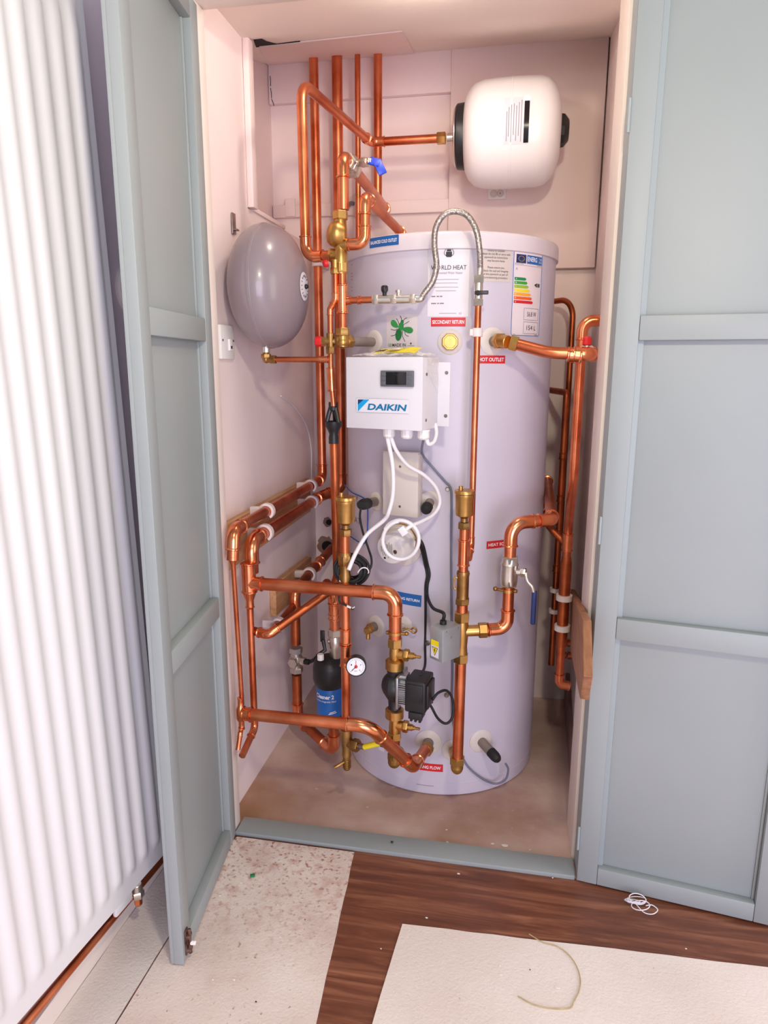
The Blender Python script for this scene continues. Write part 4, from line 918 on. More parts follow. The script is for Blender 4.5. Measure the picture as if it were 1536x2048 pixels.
vc = PO+up*pz(1373)+Vector((.004,0,0)); lathe(bm, vc+Vector((-.030,0,0)), (1,0,0), [(0, .01), (.004, .024), (.014, .036), (.030, .038), (.034, .036), (.034, .0)], 32)
ball(bm, vc+Vector((-.012,0,.004)), .032, sx=.8); obj('volute', bm, BLK, pu)
mx = Vector((.985, -.17, 0)); my = Vector((.17, .985, 0))
bm = B(); box(bm, vc+mx*.014, (.008, .078, .084), mx, my, up, .004); obj('motor_plate', bm, ALU, pu)
bm = B(); lathe(bm, vc+mx*.016, mx, [(0, .036), (.026, .034), (.030, .030), (.030, 0)], 32)
for k in range(11): box(bm, vc+mx*.030+up*(-.026+k*.0052)-my*.034, (.024, .006, .0024), mx, my, up, .0004)
box(bm, vc+mx*.024+up*.037-my*.006, (.018, .03, .01), mx, my, up, .002); obj('motor_body', bm, ALU, pu)
bm = B(); box(bm, vc+mx*.062-my*.006+up*.001, (.052, .074, .082), mx, my, up, .005, 3); box(bm, vc+mx*.090-my*.006+up*.001, (.008, .056, .062), mx, my, up, .003); box(bm, vc+mx*.062-my*.0435+up*.012, (.040, .004, .046), mx, my, up, .0015); hb = obj('control_housing', bm, BLK, pu)
bm = B(); box(bm, vc+mx*.064-my*.03-up*.046, (.034, .034, .018), mx, my, up, .002)
for s_ in (-.011, 0, .011): box(bm, vc+mx*(.064+s_)-my*.034-up*.057, (.006, .018, .012), mx, my, up, .001)
obj('cable_connector', bm, BLK, pu)

# ---- filling loop, flexible hose and its valves
LY = 1.685; lb = lambda px: Q(px, 599, LY); bz0 = b1.z
fl = thing('filling_valve', 'nickel plated filling valve with a small black lever on the left end of the hose', 'valve'); A0 = Q(745, 600, LY); A0.z = bz0; A1 = Q(832, 598, LY-.004); A1.z = bz0
u = (A1-A0).normalized(); Lk = (A1-A0).length
bm = B(); hexn(bm, A0, A0+u*Lk*.14, .0125); cyl(bm, A0+u*Lk*.12, A0+u*Lk*.9, .0098); hexn(bm, A0+u*Lk*.42, A0+u*Lk*.56, .0115); hexn(bm, A0+u*Lk*.86, A0+u*Lk, .0122); cyl(bm, A0+u*Lk*.60, A0+u*Lk*.60+up*.018, .0045, 12); cyl(bm, A0+u*Lk*.60+up*.014, A0+u*Lk*.60+up*.021, .007, 12); obj('body', bm, NIK, fl)
bm = B(); c = A0+u*Lk*.28+up*.008; cyl(bm, c, c+up*.008, .005, 12); lathe(bm, c+up*.007, up, [(0, .0055), (.006, .0085), (.014, .0085), (.017, .006), (.017, 0)], 8); lab(obj('lever', bm, BLK, fl), 'black lever')
R1 = Q(958, 555, 1.70)
hs = thing('flexible_hose', 'braided steel filling hose looping up over the cylinder', 'hose')
hp = [A1-u*.004, A1+u*.012, Q(850, 585, LY), Q(866, 562, LY), Q(873, 530, LY), Q(869, 490, LY), Q(872, 455, LY), Q(888, 430, LY), Q(911, 423, LY), Q(935, 432, LY), Q(952, 460, LY), Q(959, 500, LY+.003), Q(960, 535, 1.70), Q(959, 552, 1.70)]
hpp = smooth_path(hp, 14); bm = B(); tube(bm, hpp, [.0068+.0004*(i % 2) for i in range(len(hpp))], 14); obj('braid', bm, HOSE, hs)
bm = B(); tube(bm, hpp[:16], .0078, 14); obj('ferrule', bm, NIK, hs); bm = B(); tube(bm, hpp[-15:], .0078, 14); obj('ferrule', bm, NIK, hs)
RX = R1.x; RYY = 1.70; rz = lambda py: Q(957, py, RYY).z; RO = Vector((RX, RYY, 0))
fr2 = thing('filling_valve', 'nickel plated upright valve with a black lever on the right end of the hose', 'valve')
bm = B(); hexn(bm, RO+up*rz(566), RO+up*rz(550), .0125); cyl(bm, RO+up*rz(612), RO+up*rz(556), .0098); hexn(bm, RO+up*rz(612), RO+up*rz(598), .0128); obj('body', bm, NIK, fr2)
bm = B(); c = RO+up*rz(587)+Vector((0,-.010,0)); cyl(bm, c, c+Vector((0,-.008,0)), .006, 14); box(bm, c+Vector((.008,-.010,.0)), (.032, .005, .009), bev=.002); lab(obj('lever', bm, BLK, fr2), 'black lever')
r2 = Q(951, 1000, RYY); sx0 = Q(930, 1120, 1.63)
SX, SY = Q(922, 1300, 1.63).x, 1.63; sz = lambda py: Q(922, py, SY).z; SO = Vector((SX, SY, 0)); sm = M_(1, SO+up*.6)
tR = pipe('narrow upright copper pipe from the hose valve down in front of the cylinder', [RO+up*rz(606), RO+up*rz(1092), SO+Vector((.012,.02,0))+up*(rz(1108))], .0079, fit=[1])
bm = B(); c = RO+up*rz(665); cyl(bm, c-up*.010, c+up*.010, .0125); box(bm, c+Vector((.0,.03,0)), (.012,.05,.014), bev=.002); box(bm, c+Vector((-.012,-.004,0)), (.012,.006,.016), bev=.002); lab(obj('clip', bm, CLIPW, tR), 'white plastic clip')

# ---- right front column: air vent, check valve, motorised valve, pipe
air_vent('brass bottle air vent on the right, in front of the narrow copper pipe', 929, 973, 1056, SY)
ts1 = pipe('upright copper piece below the right air vent', [SO+up*sz(1050), SO+up*sz(1148)], .0118)
coupling(ts1, SO+up*sz(1078), SO+up*sz(1132), .0122)
cs2 = thing('check_valve', 'brass check valve with a loop handle above the grey valve actuator', 'valve')
bm = B(); lathe(bm, SO, up, [(sz(1210), .0125), (sz(1204), .0155), (sz(1200), .015), (sz(1188), .0150), (sz(1152), .0150), (sz(1147), .0165), (sz(1142), .0150)], 22); obj('body', bm, BRD, cs2)
bm = B(); hexn(bm, SO+up*sz(1208), SO+up*sz(1196), .0185); obj('union_nut', bm, BRD, cs2)
bm = B(); c = SO+up*sz(1166)+Vector((-.014,-.004,0)); tube(bm, [c+Vector((-.003-.005*math.cos(k*math.pi/8), 0, .016*math.sin(k*math.pi/8))) for k in range(16)], .0022, 8, closed=True); obj('loop_handle', bm, BRS, cs2)
ts2 = pipe('very short copper piece between the check valve and the three way valve', [SO+up*sz(1205), SO+up*sz(1228)], .0138)
mv = thing('motorised_valve', 'brass valve body with a grey steel actuator box and yellow warning sticker', 'valve')
bm = B(); lathe(bm, SO, up, [(sz(1322), .0145), (sz(1312), .0165), (sz(1290), .0150), (sz(1275), .0165), (sz(1256), .0175), (sz(1240), .0160), (sz(1226), .0150)], 24)
br0 = SO+up*sz(1262); br1 = Q(968, 1257, SY+.012); br1.z = br0.z+.002; d = (br1-br0).normalized(); cyl(bm, br0, br1, .0145); obj('body', bm, BRS, mv)
bm = B(); hexn(bm, SO+up*sz(1242), SO+up*sz(1223), .020); obj('union_nut', bm, BRS, mv)
bm = B(); hexn(bm, SO+up*sz(1324), SO+up*sz(1306), .0195); obj('union_nut', bm, BRS, mv)
bm = B(); hexn(bm, br1-d*.014, br1+d*.008, .0195); obj('union_nut', bm, BRS, mv)
ac = Q(889, 1280, SY-.048); axx = Vector((.93, -.37, 0)).normalized(); ayy = Vector((.37, .93, 0)).normalized()
wA, hA, dA = .058, .084, .05
fcx = Vector((-.62,-.78,0)).normalized()   # left hand face looks left and forward
axx = Vector((.78,-.62,0)).normalized(); ayy = Vector((.62,.78,0)).normalized()
ac = SO+up*(sz(1278)+.011)+Vector((-.036,-.048,0))
bm = B(); box(bm, ac, (.044, .062, hA), axx, ayy, up, .002); hbx = obj('actuator_box', bm, STL, mv); lab(hbx, 'grey steel actuator box')
fc = ac-ayy*.0315
st_f = lambda x, y, o=.0008: fc-ayy*o+axx*x+up*y
def plate(parent, pts, m, nm, f, o): bm = B(); bm.faces.new([bm.verts.new(f(x, y, o)) for x, y in pts]); return obj(nm, bm, m, parent, flat=True)
ws = plate(hbx, [(-.016,-.034),(.010,-.034),(.010,.010),(-.016,.010)], PAPR, 'sticker', st_f, .0006)
plate(ws, [(-.016,-.004),(.010,-.004),(.010,.010),(-.016,.010)], YEL, 'yellow_band', st_f, .0010)
plate(ws, [(-.0135,-.008),(.0075,-.008),(-.003,-.030)], INK, 'triangle', st_f, .0010)
plate(ws, [(-.0115,-.0092),(.0055,-.0092),(-.003,-.0272)], YEL, 'triangle', st_f, .0013)
plate(ws, [(-.0035,-.0105),(-.0005,-.0105),(-.002,-.0155),(.0,-.0155),(-.004,-.0225),(-.003,-.017),(-.0052,-.017)], INK, 'bolt_mark', st_f, .0016)
bm = B()
for dy in (-.02, .02): cyl(bm, ac+axx*.0215+ayy*dy+up*.036, ac+axx*.0235+ayy*dy+up*.036, .0018, 8)
cyl(bm, ac+axx*.0215+up*.018-ayy*.004, ac+axx*.0235+up*.018-ayy*.004, .0022, 10); obj('screws', bm, NKD, hbx)
bm = B(); cyl(bm, ac+up*.041-axx*.008, ac+up*.052-axx*.008, .0085, 14); lab(obj('cable_entry', bm, BLK, hbx), 'black cable entry')
tS = pipe('thick upright copper pipe below the motorised valve, right of the pump', [SO+up*sz(1318), Q(915, 1518, SY-.002)], .0142)
be = thing('brass_elbow', 'brass elbow at the foot of the thick upright pipe, right of the pump', 'pipe fitting'); c = Q(914, 1530, SY-.002)
collar(907, 1500, .033)
bm = B(); hexn(bm, c+up*.004, c+up*.024, .0205); obj('union_nut', bm, BRS, be)
bm = B(); cyl(bm, c-up*.004, c+up*.01, .0165); ball(bm, c-up*.006, .0165, sz=1.15); ea, ez = th(907, 1500); cyl(bm, c-up*.002, TP(ea, ez, .004), .0145); obj('body', bm, BRS, be)

# ---- heat source branch at the right
k0 = br1+d*.004; k1 = Q(1014, 1252, SY+.03); k1.z = br1.z+.002; kx = k1.x; ky = k1.y
kz = lambda py: Q(1014, py, ky).z
t1 = pipe('copper elbow piece rising from the motorised valve to the chromed lever valve', [k0, k1, Vector((kx, ky, kz(1172)))], .0142, fit=[1], bend={1: .034})
cl = thing('pipe_clamp', 'brass earth clamp round the copper pipe under the chromed lever valve', 'clamp'); c = Vector((kx, ky, kz(1180)))
bm = B(); lathe(bm, c-up*.004, up, [(0, .0146), (0, .0165), (.008, .0165), (.008, .0146)], 20); obj('strap', bm, BRS, cl)
bm = B(); cyl(bm, c+Vector((-.014,-.004,0)), c+Vector((-.030,-.01,.004)), .004, 10); ball(bm, c+Vector((-.032,-.011,.005)), .006); cyl(bm, c+Vector((.014,-.004,0)), c+Vector((.021,-.006,0)), .005, 10); obj('screw', bm, BRD, cl)
lv = thing('lever_valve', 'chromed ball valve with a long navy blue lever at the right', 'valve')
bm = B(); O = Vector((kx, ky, 0)); lathe(bm, O, up, [(kz(1172), .0165), (kz(1168), .020), (kz(1158), .021), (kz(1132), .0205), (kz(1128), .022), (kz(1124), .0195), (kz(1116), .0185)], 24); hexn(bm, O+up*kz(1172), O+up*kz(1158), .0215); hexn(bm, O+up*kz(1126), O+up*kz(1112), .0205)
c = O+up*kz(1143); cyl(bm, c, c+Vector((.034,-.008,.002)), .0085); hexn(bm, c+Vector((.028,-.006,.002)), c+Vector((.040,-.009,.002)), .0115); obj('body', bm, NIK, lv)
bm = B(); c = c+Vector((.040,-.009,.002)); tube(bm, smooth_path([c, c+Vector((.004,-.006,-.018)), c+Vector((.016,-.008,-.032)), c+Vector((.022,-.008,-.05))]), .005, 10); obj('lever', bm, NIK, lv)
bm = B(); g = c+Vector((.022,-.008,-.085)); box(bm, g, (.012, .010, .088), bev=.004, seg=3); lab(obj('grip', bm, NAVY, lv), 'navy blue grip')
k2 = Vector((kx, ky, kz(1046))); k3 = Q(1104, 1036, ky+.05); k3.z = k2.z+.002; k4 = Vector((.118, 2.33, k3.z+.004))
t2 = pipe('copper pipe rising from the chromed navy lever valve, passing the right side of the cylinder', [Vector((kx, ky, kz(1118))), k2, k3, k4, k4+up*-.11, k4+Vector((-.10, .02, -.12))], .0145, fit=[1, 2, 3, 4], bend={1: .036, 2: .024, 3: .024, 4: .03})

# ---- hot outlet at the right
oa, oz, on = collar(985, 683, .034); o0 = TP(oa, oz, .002); o1 = TP(oa, oz, .042); ho = thing('brass_union', 'brass union on the hot outlet stub at the right of the cylinder', 'pipe fitting')
bm = B(); cyl(bm, o0, o1, .0125); lab(obj('stub', bm, GRYS, ho), 'grey steel stub')
ob = Q(1016, 684, o1.y-.018); oc = Q(1040, 690, o1.y-.018)
bm = B(); hexn(bm, o1-on*.012, o1+on*.006, .020); cyl(bm, o1, ob, .0155); ball(bm, o1+Vector((.004,0,0)), .0165); du = (oc-ob).normalized(); hexn(bm, ob+du*.004, ob+du*.024, .0195); obj('body', bm, BRS, ho)
od = Q(1100, 706, 1.70); oe = Q(1176, 711, 1.70); oe.z = od.z-.002
t3 = pipe('copper pipe from the hot outlet to the capped elbow under the right red cap', [ob+du*.016, od, oe, oe+Vector((.012, .03, 0))], .0138, fit=[2], bend={1: .12, 2: .016})
tee(t3, Q(1134, 709, 1.70), Q(1164, 711, 1.70), .0142, Q(1150, 711, 1.70)+Vector((0,.0,0)), (0, 1, 0), .0135, L=1.6)
rc = thing('relief_valve', 'small nickel valve with a red cap on top of the hot pipe elbow', 'valve'); c = Q(1174, 690, 1.71)
bm = B(); cyl(bm, c-up*.018, c, .006); hexn(bm, c-up*.012, c-up*.004, .009); tube(bm, [c-up*.004-Vector((.012,0,0)), c-up*.002, c-up*.004+Vector((.012,0,0))], .003, 8); obj('body', bm, NIK, rc)
bm = B(); lathe(bm, c, up, [(0, .0095), (.002, .0105), (.015, .0105), (.019, .008), (.019, 0)], 10); lab(obj('cap', bm, RED, rc, ang=20), 'red cap')

# ---- pipes down the right wall
u0 = Vector((XR+.02, 1.80, Q(1200, 641, 1.80).z)); u1 = Q(1166, 642, 1.80); u1.z = u0.z; u2 = Q(1153, 955, 1.80); u2.x = u1.x; 
u3 = Q(1137, 1050, 1.92); u4 = Q(1126, 1250, 1.93); u4.x = u3.x+.003; u5 = Q(1112, 1362, 1.935); u5.x = u3.x; 
tU = pipe('tall copper pipe coming out of the right wall and running down to the low batten', [u0, u1, u2, u3, Vector((u3.x, u3.y, u5.z)), Vector((.166+.0609*(u3.y-1.62), u3.y, u5.z-.004))], .0122, fit=[1, 4], bend={1: .026, 2: .07, 3: .07, 4: .03})
coupling(tU, u3+up*(-.022), u3+up*(-.075), .0126); 
bm = B(); tube(bm, [u3-up*.09, u3-up*.11, Vector((u3.x, u3.y, u4.z+.02)), Vector((u3.x, u3.y, u4.z-.06))], [.0126, .0160, .0158, .0150], 16); obj('wide_section', bm, COPD, tU)
for k, py in enumerate((1192, 1252)):
    c = Vector((u3.x, u3.y, Q(1122, py, 1.93).z)); bm = B(); lathe(bm, c-up*.008, up, [(0, .0165), (0, .0225), (.016, .0225), (.016, .0165)], 20); xe = .1655+.0609*(c.y-1.62); box(bm, Vector(((c.x+.018+xe)/2, c.y, c.z)), (max(.004, xe-c.x-.018), .012, .014), bev=.002); lab(obj('clip', bm, CLIPW, tU), 'white plastic clip')
w0_ = Q(1098, 604, 2.365); w1 = Q(1147, 606, 2.27); w1.z = w0_.z
tV = pipe('copper pipe curving out from behind the cylinder at the upper right', [w0_+Vector((-.09,.005,0)), w0_, w1, Vector((w1.x, w1.y, Q(1140, 1085, 2.27).z))], .0088, fit=[], bend={1: .02, 2: .075}, m=COPD)
y0_ = Q(1092, 779, 2.365); y1_ = Q(1134, 779, 2.10); y1_.z = y0_.z
tW = pipe('dark copper pipe from behind the cylinder, going down in the corner at the right', [y0_+Vector((-.09,.005,0)), y0_, y1_, Vector((y1_.x, y1_.y, Q(1110, 1330, 2.10).z))], .0098, fit=[], bend={1: .02, 2: .014}, m=COPD)
for py in (905, 990, 1060, 1130): coupling(tW, Vector((y1_.x, y1_.y, Q(1120, py, 2.10).z)), Vector((y1_.x, y1_.y, Q(1120, py+14, 2.10).z)), .0102, m=COPD)
for py in (1200, 1242):
    c = Vector((y1_.x, y1_.y, Q(1115, py-20, 2.1).z)); bm = B(); lathe(bm, c-up*.006, up, [(0, .0125), (0, .018), (.012, .018), (.012, .0125)], 18); xe = .1655+.0609*(c.y-1.62); box(bm, Vector(((c.x+.014+xe)/2, c.y, c.z)), (max(.004, xe-c.x-.014), .012, .012), bev=.002); lab(obj('clip', bm, CLIPW, tW), 'white plastic clip')
s0_ = Q(1106, 1062, 1.98); pipe('short dark copper piece linking the pipes at the right of the cylinder', [s0_+Vector((-.03, .04, .03)), s0_, Q(1130, 1086, 1.96)], .0098, fit=[], m=COPD)
for k, (py, lb_) in enumerate(((1285, 'upper'), (1310, 'lower'))):
    c = Q(1130, py, 2.16); t = pipe('%s of the two short copper stubs at the batten on the right wall' % lb_, [c, Vector((.166+.0609*(c.y-1.62), c.y, c.z))], .0105, m=COPD, group='stubs at the right batten')
    coupling(t, c+Vector((.006,0,0)), c+Vector((.026,0,0)), .0107)

# ---- blue lever valve in the upper run
q0 = c1+(c2-c1)*.062; qd = (c2-c1).normalized()
bv = thing('lever_valve', 'chromed ball valve with a short bright blue lever near the top of the pipes', 'valve')
bm = B(); hexn(bm, q0, q0+qd*.026, .0205); lathe(bm, q0+qd*.02, qd, [(0, .019), (.008, .0245), (.034, .0245), (.042, .020)], 22); hexn(bm, q0+qd*.06, q0+qd*.088, .0205)
c = q0+qd*.042; sd = Vector((.75, -.6, .26)).normalized(); e_ = Q(741, 322, c.y-.034); sd = (e_-c).normalized(); sl = (e_-c).length; cyl(bm, c, e_, .0075); hexn(bm, c+sd*sl*.55, c+sd*sl*.85, .0115); cyl(bm, c+sd*sl*.8, c+sd*(sl+.004), .006); obj('body', bm, NIK, bv)
bm = B(); e = Q(743, 322, c.y-.034); f_ = Q(755, 325, c.y-.036); g_ = Q(765, 346, c.y-.036); 
dx1 = (f_-e).normalized(); nn = Vector((.2,-.9,.35)).normalized(); z1 = dx1.cross(nn).normalized()
box(bm, (e+f_)/2, ((f_-e).length+.012, .005, .020), dx1, nn, z1, .0015); d2 = (g_-f_).normalized(); z2 = d2.cross(nn).normalized(); box(bm, (f_+g_)/2, ((g_-f_).length+.006, .005, .021), d2, nn, z2, .0015); lab(obj('lever', bm, BLUP, bv), 'bright blue lever')

# ---- pipe clips on the pine battens
def batten_clip(P, rr, label):
    t = thing('pipe_clip', label, 'pipe clip', 'white pipe clips on the left battens'); P = Vector(P)
    bm = B(); R1_, R0 = rr+.0075, rr+.0008; A = [math.radians(-55+k*16) for k in range(19)]
    # open ring round the pipe, opening towards the camera side
    prof = [P+Vector((math.cos(a_)*R1_, 0, math.sin(a_)*R1_)) for a_ in A]+[P+Vector((math.cos(a_)*R0, 0, math.sin(a_)*R0)) for a_ in reversed(A)]
    for (dy0, dy1) in ((-.008, .008),):
        V0 = [bm.verts.new(p+Vector((0,dy0,0))) for p in prof]; V1 = [bm.verts.new(p+Vector((0,dy1,0))) for p in prof]; n = len(A)
        for k in range(n-1):
            i0, i1, j0, j1 = k, k+1, 2*n-1-k, 2*n-2-k
            bm.faces.new((V0[i0], V0[i1], V0[j1], V0[j0])); bm.faces.new((V1[i0], V1[j0], V1[j1], V1[i1])); bm.faces.new((V0[i0], V1[i0], V1[i1], V0[i1])); bm.faces.new((V0[j0], V0[j1], V1[j1], V1[j0]))
        bm.faces.new((V0[0], V0[2*n-1], V1[2*n-1], V1[0])); bm.faces.new((V0[n-1], V1[n-1], V1[n], V0[n]))
    obj('ring', bm, CLIPW, t)
    bm = B(); w = P.x-rr-.004-(-.692); box(bm, Vector((-.692+w/2, P.y, P.z)), (w, .018, .022), bev=.002); obj('foot', bm, CLIPW, t)
zA = lambda y: P1.z+(P2.z-P1.z)*(P1.y-y)/(P1.y-P2.y)
for (px, py, lb_) in ((545, 1033, 'white clip on the upper batten pipe, the one nearer the left door'), (632, 975, 'white clip on the upper batten pipe, the one nearer the back wall')):
    y = QX(px-10, py, -.645).y; batten_clip((-.6462, y, zA(y)), .0145, lb_)
zB = lambda y: (B1.z-.004)+(.004)*(2.16-y)/(2.16-B1.y)
for (px, py, lb_) in ((540, 1083, 'white clip on the lower batten pipe, the one nearer the left door'), (634, 1021, 'white clip on the lower batten pipe, the one nearer the back wall')):
    y = QX(px-10, py, -.645).y; batten_clip((-.645, y, zB(y)), .0165, lb_)
H_y = 2.12; batten_clip((-.642, 2.10, H1.z+.011), .0155, 'white clip on the short low batten behind the copper cross pipe')
batten_clip((-.645, 1.80, QX(560, 1245, -.645).z), .0118, 'white clip low on the left wall beside the slanting discharge pipe')
pipe('short dull copper pipe in the low clip beside the slanting discharge pipe', [(-.645, 1.74, QX(560, 1245, -.645).z), (-.645, 1.93, QX(560, 1245, -.645).z+.004)], .0112, m=COPD)
# ================================================================== CONTROLS AND CABLES
# ---- white control box
ct = math.radians(-15.5); CN = Vector((math.sin(ct), -math.cos(ct), 0)); CX = Vector((math.cos(ct), math.sin(ct), 0))
CTL = Q(692, 714, 1.612); n_ = CN
cTR = QP(844.6, 715, CTL, CN); cBL = QP(694, 855, CTL, CN); cBR = QP(844.6, 862, CTL, CN)
cw = ((cTR-CTL).dot(CX)+(cBR-cBL).dot(CX))/2; chh = ((CTL.z-cBL.z)+(cTR.z-cBR.z))/2; cc = (CTL+cTR+cBL+cBR)/4; cdp = .098
cb = thing('control_box', 'white control box with a small dark display and a blue maker logo on the cylinder', 'control box')
bm = B(); box(bm, cc-CN*(cdp/2), (cw, cdp, chh), CX, -CN, up, .0025); bx = obj('enclosure', bm, BOXW, cb)
bm = B(); box(bm, cc+CN*.0005-CN*.003, (cw+.001, .006, chh+.001), CX, -CN, up, .0015); obj('front_cover', bm, BOXW, cb)
bf = lambda x, y, o=.004: cc+CN*o+CX*(x*cw)+up*(y*chh)       # fractions of the front, from its centre
def fpx(px, py): p = QP(px, py, cc+CN*.004, CN)-cc; return p.dot(CX)/cw, p.z/chh
d0, d1 = fpx(763, 741), fpx(828, 774); dcx, dcy = (d0[0]+d1[0])/2, (d0[1]+d1[1])/2; dw, dh = (d1[0]-d0[0])*cw, (d0[1]-d1[1])*chh
bm = B(); box(bm, bf(dcx, dcy, .006), (dw, .008, dh), CX, -CN, up, .0018); dsp = obj('display', bm, GREYP, cb); lab(dsp, 'grey display bezel with a dark screen')
bm = B(); box(bm, bf(dcx-.006, dcy+.004, .0101), (dw*.62, .002, dh*.80), CX, -CN, up, .0012); obj('screen', bm, SCRN, dsp)
for sx_ in (-.405, .405):
    for sy_ in (-.28, 0, .28):
        bm = B(); box(bm, bf(dcx, dcy, .0102)+CX*(sx_*dw)+up*(sy_*dh), (dw*.15, .001, dh*.2), CX, -CN, up, .0004); obj('button', bm, GREYP, dsp)
l0, l1 = fpx(713, 797), fpx(818, 827); lx, ly = (l0[0]+l1[0])/2, (l0[1]+l1[1])/2
def flat(parent, pts, m, nm, o):
    bm = B(); bm.faces.new([bm.verts.new(bf(x, y, o)) for x, y in pts]); return obj(nm, bm, m, parent, flat=True)
lg = flat(cb, [(l0[0], l1[1]), (l1[0], l1[1]), (l1[0], l0[1]), (l0[0], l0[1])], PAPR, 'logo_sticker', .0045)
a_, b_, c_ = fpx(716, 799), fpx(739, 799), fpx(716, 823); mid1 = fpx(728, 799); mid2 = fpx(716, 809)
flat(lg, [a_, mid1, mid2], NAVY, 'logo_mark', .005); flat(lg, [mid1, b_, c_, mid2], CYAN, 'logo_mark', .005)
t0, t1 = fpx(735, 807), fpx(814, 822.5)
lettering(lg, 'DAIKIN', (t1[0]-t0[0])*cw, (t0[1]-t1[1])*chh, lambda x, y: bf((t0[0]+t1[0])/2, (t0[1]+t1[1])/2, .005)+CX*x+up*y, TEAL, bold=.035, shear=.15)
# side screws, bracket flange
sideP = cc+CX*(cw/2)
for (dy, z) in ((.022, .27), (.022, -.36)):
    bm = B(); p = sideP-CN*dy+up*(z*chh); cyl(bm, p, p+CX*.002, .0035, 12); obj('screw', bm, NKD, cb)
fl0 = Q(893, 785, 1.735); bm = B(); fa_, fz_ = th(893, 785); fzt, fzb = th(893, 725)[1], th(893, 846)[1]
FNn = CN; base = cc-CN*(cdp-.002)
bm = B(); box(bm, base+CX*.008+up*((fzt+fzb)/2-cc.z), (cw+.044, .003, fzt-fzb), CX, -CN, up, .0014); br_ = obj('mounting_bracket', bm, BOXW, cb)
for z in (.34, -.33):
    bm = B(); p = base+CX*(.008+cw/2+.013)+up*((fzt+fzb)/2-cc.z+z*(fzt-fzb)); cyl(bm, p, p+CN*.004, .0042, 14); obj('screw', bm, NKD, br_)
# glands under the box
GL = []
for px in (778, 814, 847):
    p = QP(px, 866, cc-CN*.035, CN); p.z = cc.z-chh/2; GL.append(p)
    g = B(); lathe(g, p, (0,0,-1), [(0, .0155), (.005, .0155), (.005, .0135), (.009, .0145), (.019, .0140), (.023, .0105), (.024, .005), (.024, 0)], 12); obj('cable_gland', g, WPL, cb, ang=20)
# crumpled clear bag with a yellow card on the box
bgp = thing('plastic_bag', 'crumpled clear plastic bag with a yellow card lying on top of the control box', 'plastic bag')
random.seed(3); bt = cc-CN*.05+up*(chh/2)
def bagmesh(pts_u, pts_v, fn):
    bm = B(); sheet(bm, [[fn(u, v) for u in pts_u] for v in pts_v]); return bm
rnd = {}
def rn(u, v): 
    k = (round(u,3), round(v,3))
    if k not in rnd: rnd[k] = random.uniform(0, 1)
    return rnd[k]
U = [-.5+k/16 for k in range(17)]; V_ = [-.45+k*.9/7 for k in range(8)]
bm = bagmesh(U, V_, lambda u, v: bt+CX*(u*cw*.98+.006)-CN*(v*.086)+up*(.002+rn(u, v)*(.008+.012*(v+.45))*(1-abs(u*1.6)**3 if abs(u) < .6 else 0)))
obj('bag', bm, BAG, bgp, flat=True)
bm = bagmesh([0, .33, .66, 1], [0, .25, .5, .75, 1], lambda u, v: sideP-CN*(.02+v*.068)+CX*(.002+rn(u+3, v)*.006*(1-u*.4))+up*(chh/2-.001-u*(.03+.05*v)))
obj('bag_flap', bm, BAG, bgp, flat=True)
bm = bagmesh([-.22+k*.06 for k in range(10)], [-.1, .1, .3, .5], lambda u, v: bt+CX*(u*cw)-CN*(v*.08-.01)+up*(.008+.020*(v+.1)+.002*math.sin(u*9)+rn(u+7, v)*.003))
yc = obj('yellow_card', bm, YEL, bgp, flat=True)
for k in range(4):
    bm = B(); u = -.12+.03*k; prism(bm, [bt+CX*((u+a)*cw)-CN*(-.046+b)+up*(.0145+(b-.004)*.24+.002*math.sin(u*9)) for a, b in ((0,0),(.012,0),(.03,.02),(.018,.02))], up*.0006); obj('stripe', bm, INK, yc)
bm = bagmesh([.1, .16, .22, .28], [-.2, .0, .2], lambda u, v: bt+CX*((u-.2)*cw)-CN*(v*.08)+up*(.018+rn(u+9, v)*.004))
obj('white_slip', bm, WPL, bgp, flat=True)

# ---- cream cover plate over the immersion wiring
pc = Q(800, 970, 1.715); pa = th(800, 970)[0]; PN = Vector((math.sin(pa*.8), -math.cos(pa*.8), 0)); PXv = Vector((math.cos(pa*.8), math.sin(pa*.8), 0))
e0, e1 = QP(765, 970, pc, PN), QP(836, 970, pc, PN); ft, fb_ = QP(800, 906, pc, PN), QP(800, 1033, pc, PN)
cpw, cph = (e1-e0).dot(PXv), ft.z-fb_.z; pc = (e0+e1)/2; pc.z = (ft.z+fb_.z)/2
cp = thing('cover_plate', 'cream sheet metal cover plate below the control box', 'cover')
bm = B(); box(bm, pc-PN*.016, (cpw, .032, cph), PXv, -PN, up, .003); obj('cover', bm, CRM, cp)
bm = B(); box(bm, pc-PN*.010+up*(cph/2+.001), (cpw*.98, .022, .003), PXv, -PN, up, .001); obj('top_lip', bm, CRM, cp)
for z in (.29, -.34):
    bm = B(); p = pc+up*(z*cph); cyl(bm, p-PN*.001, p+PN*.002, .0032, 12); obj('screw', bm, NKD, cp)

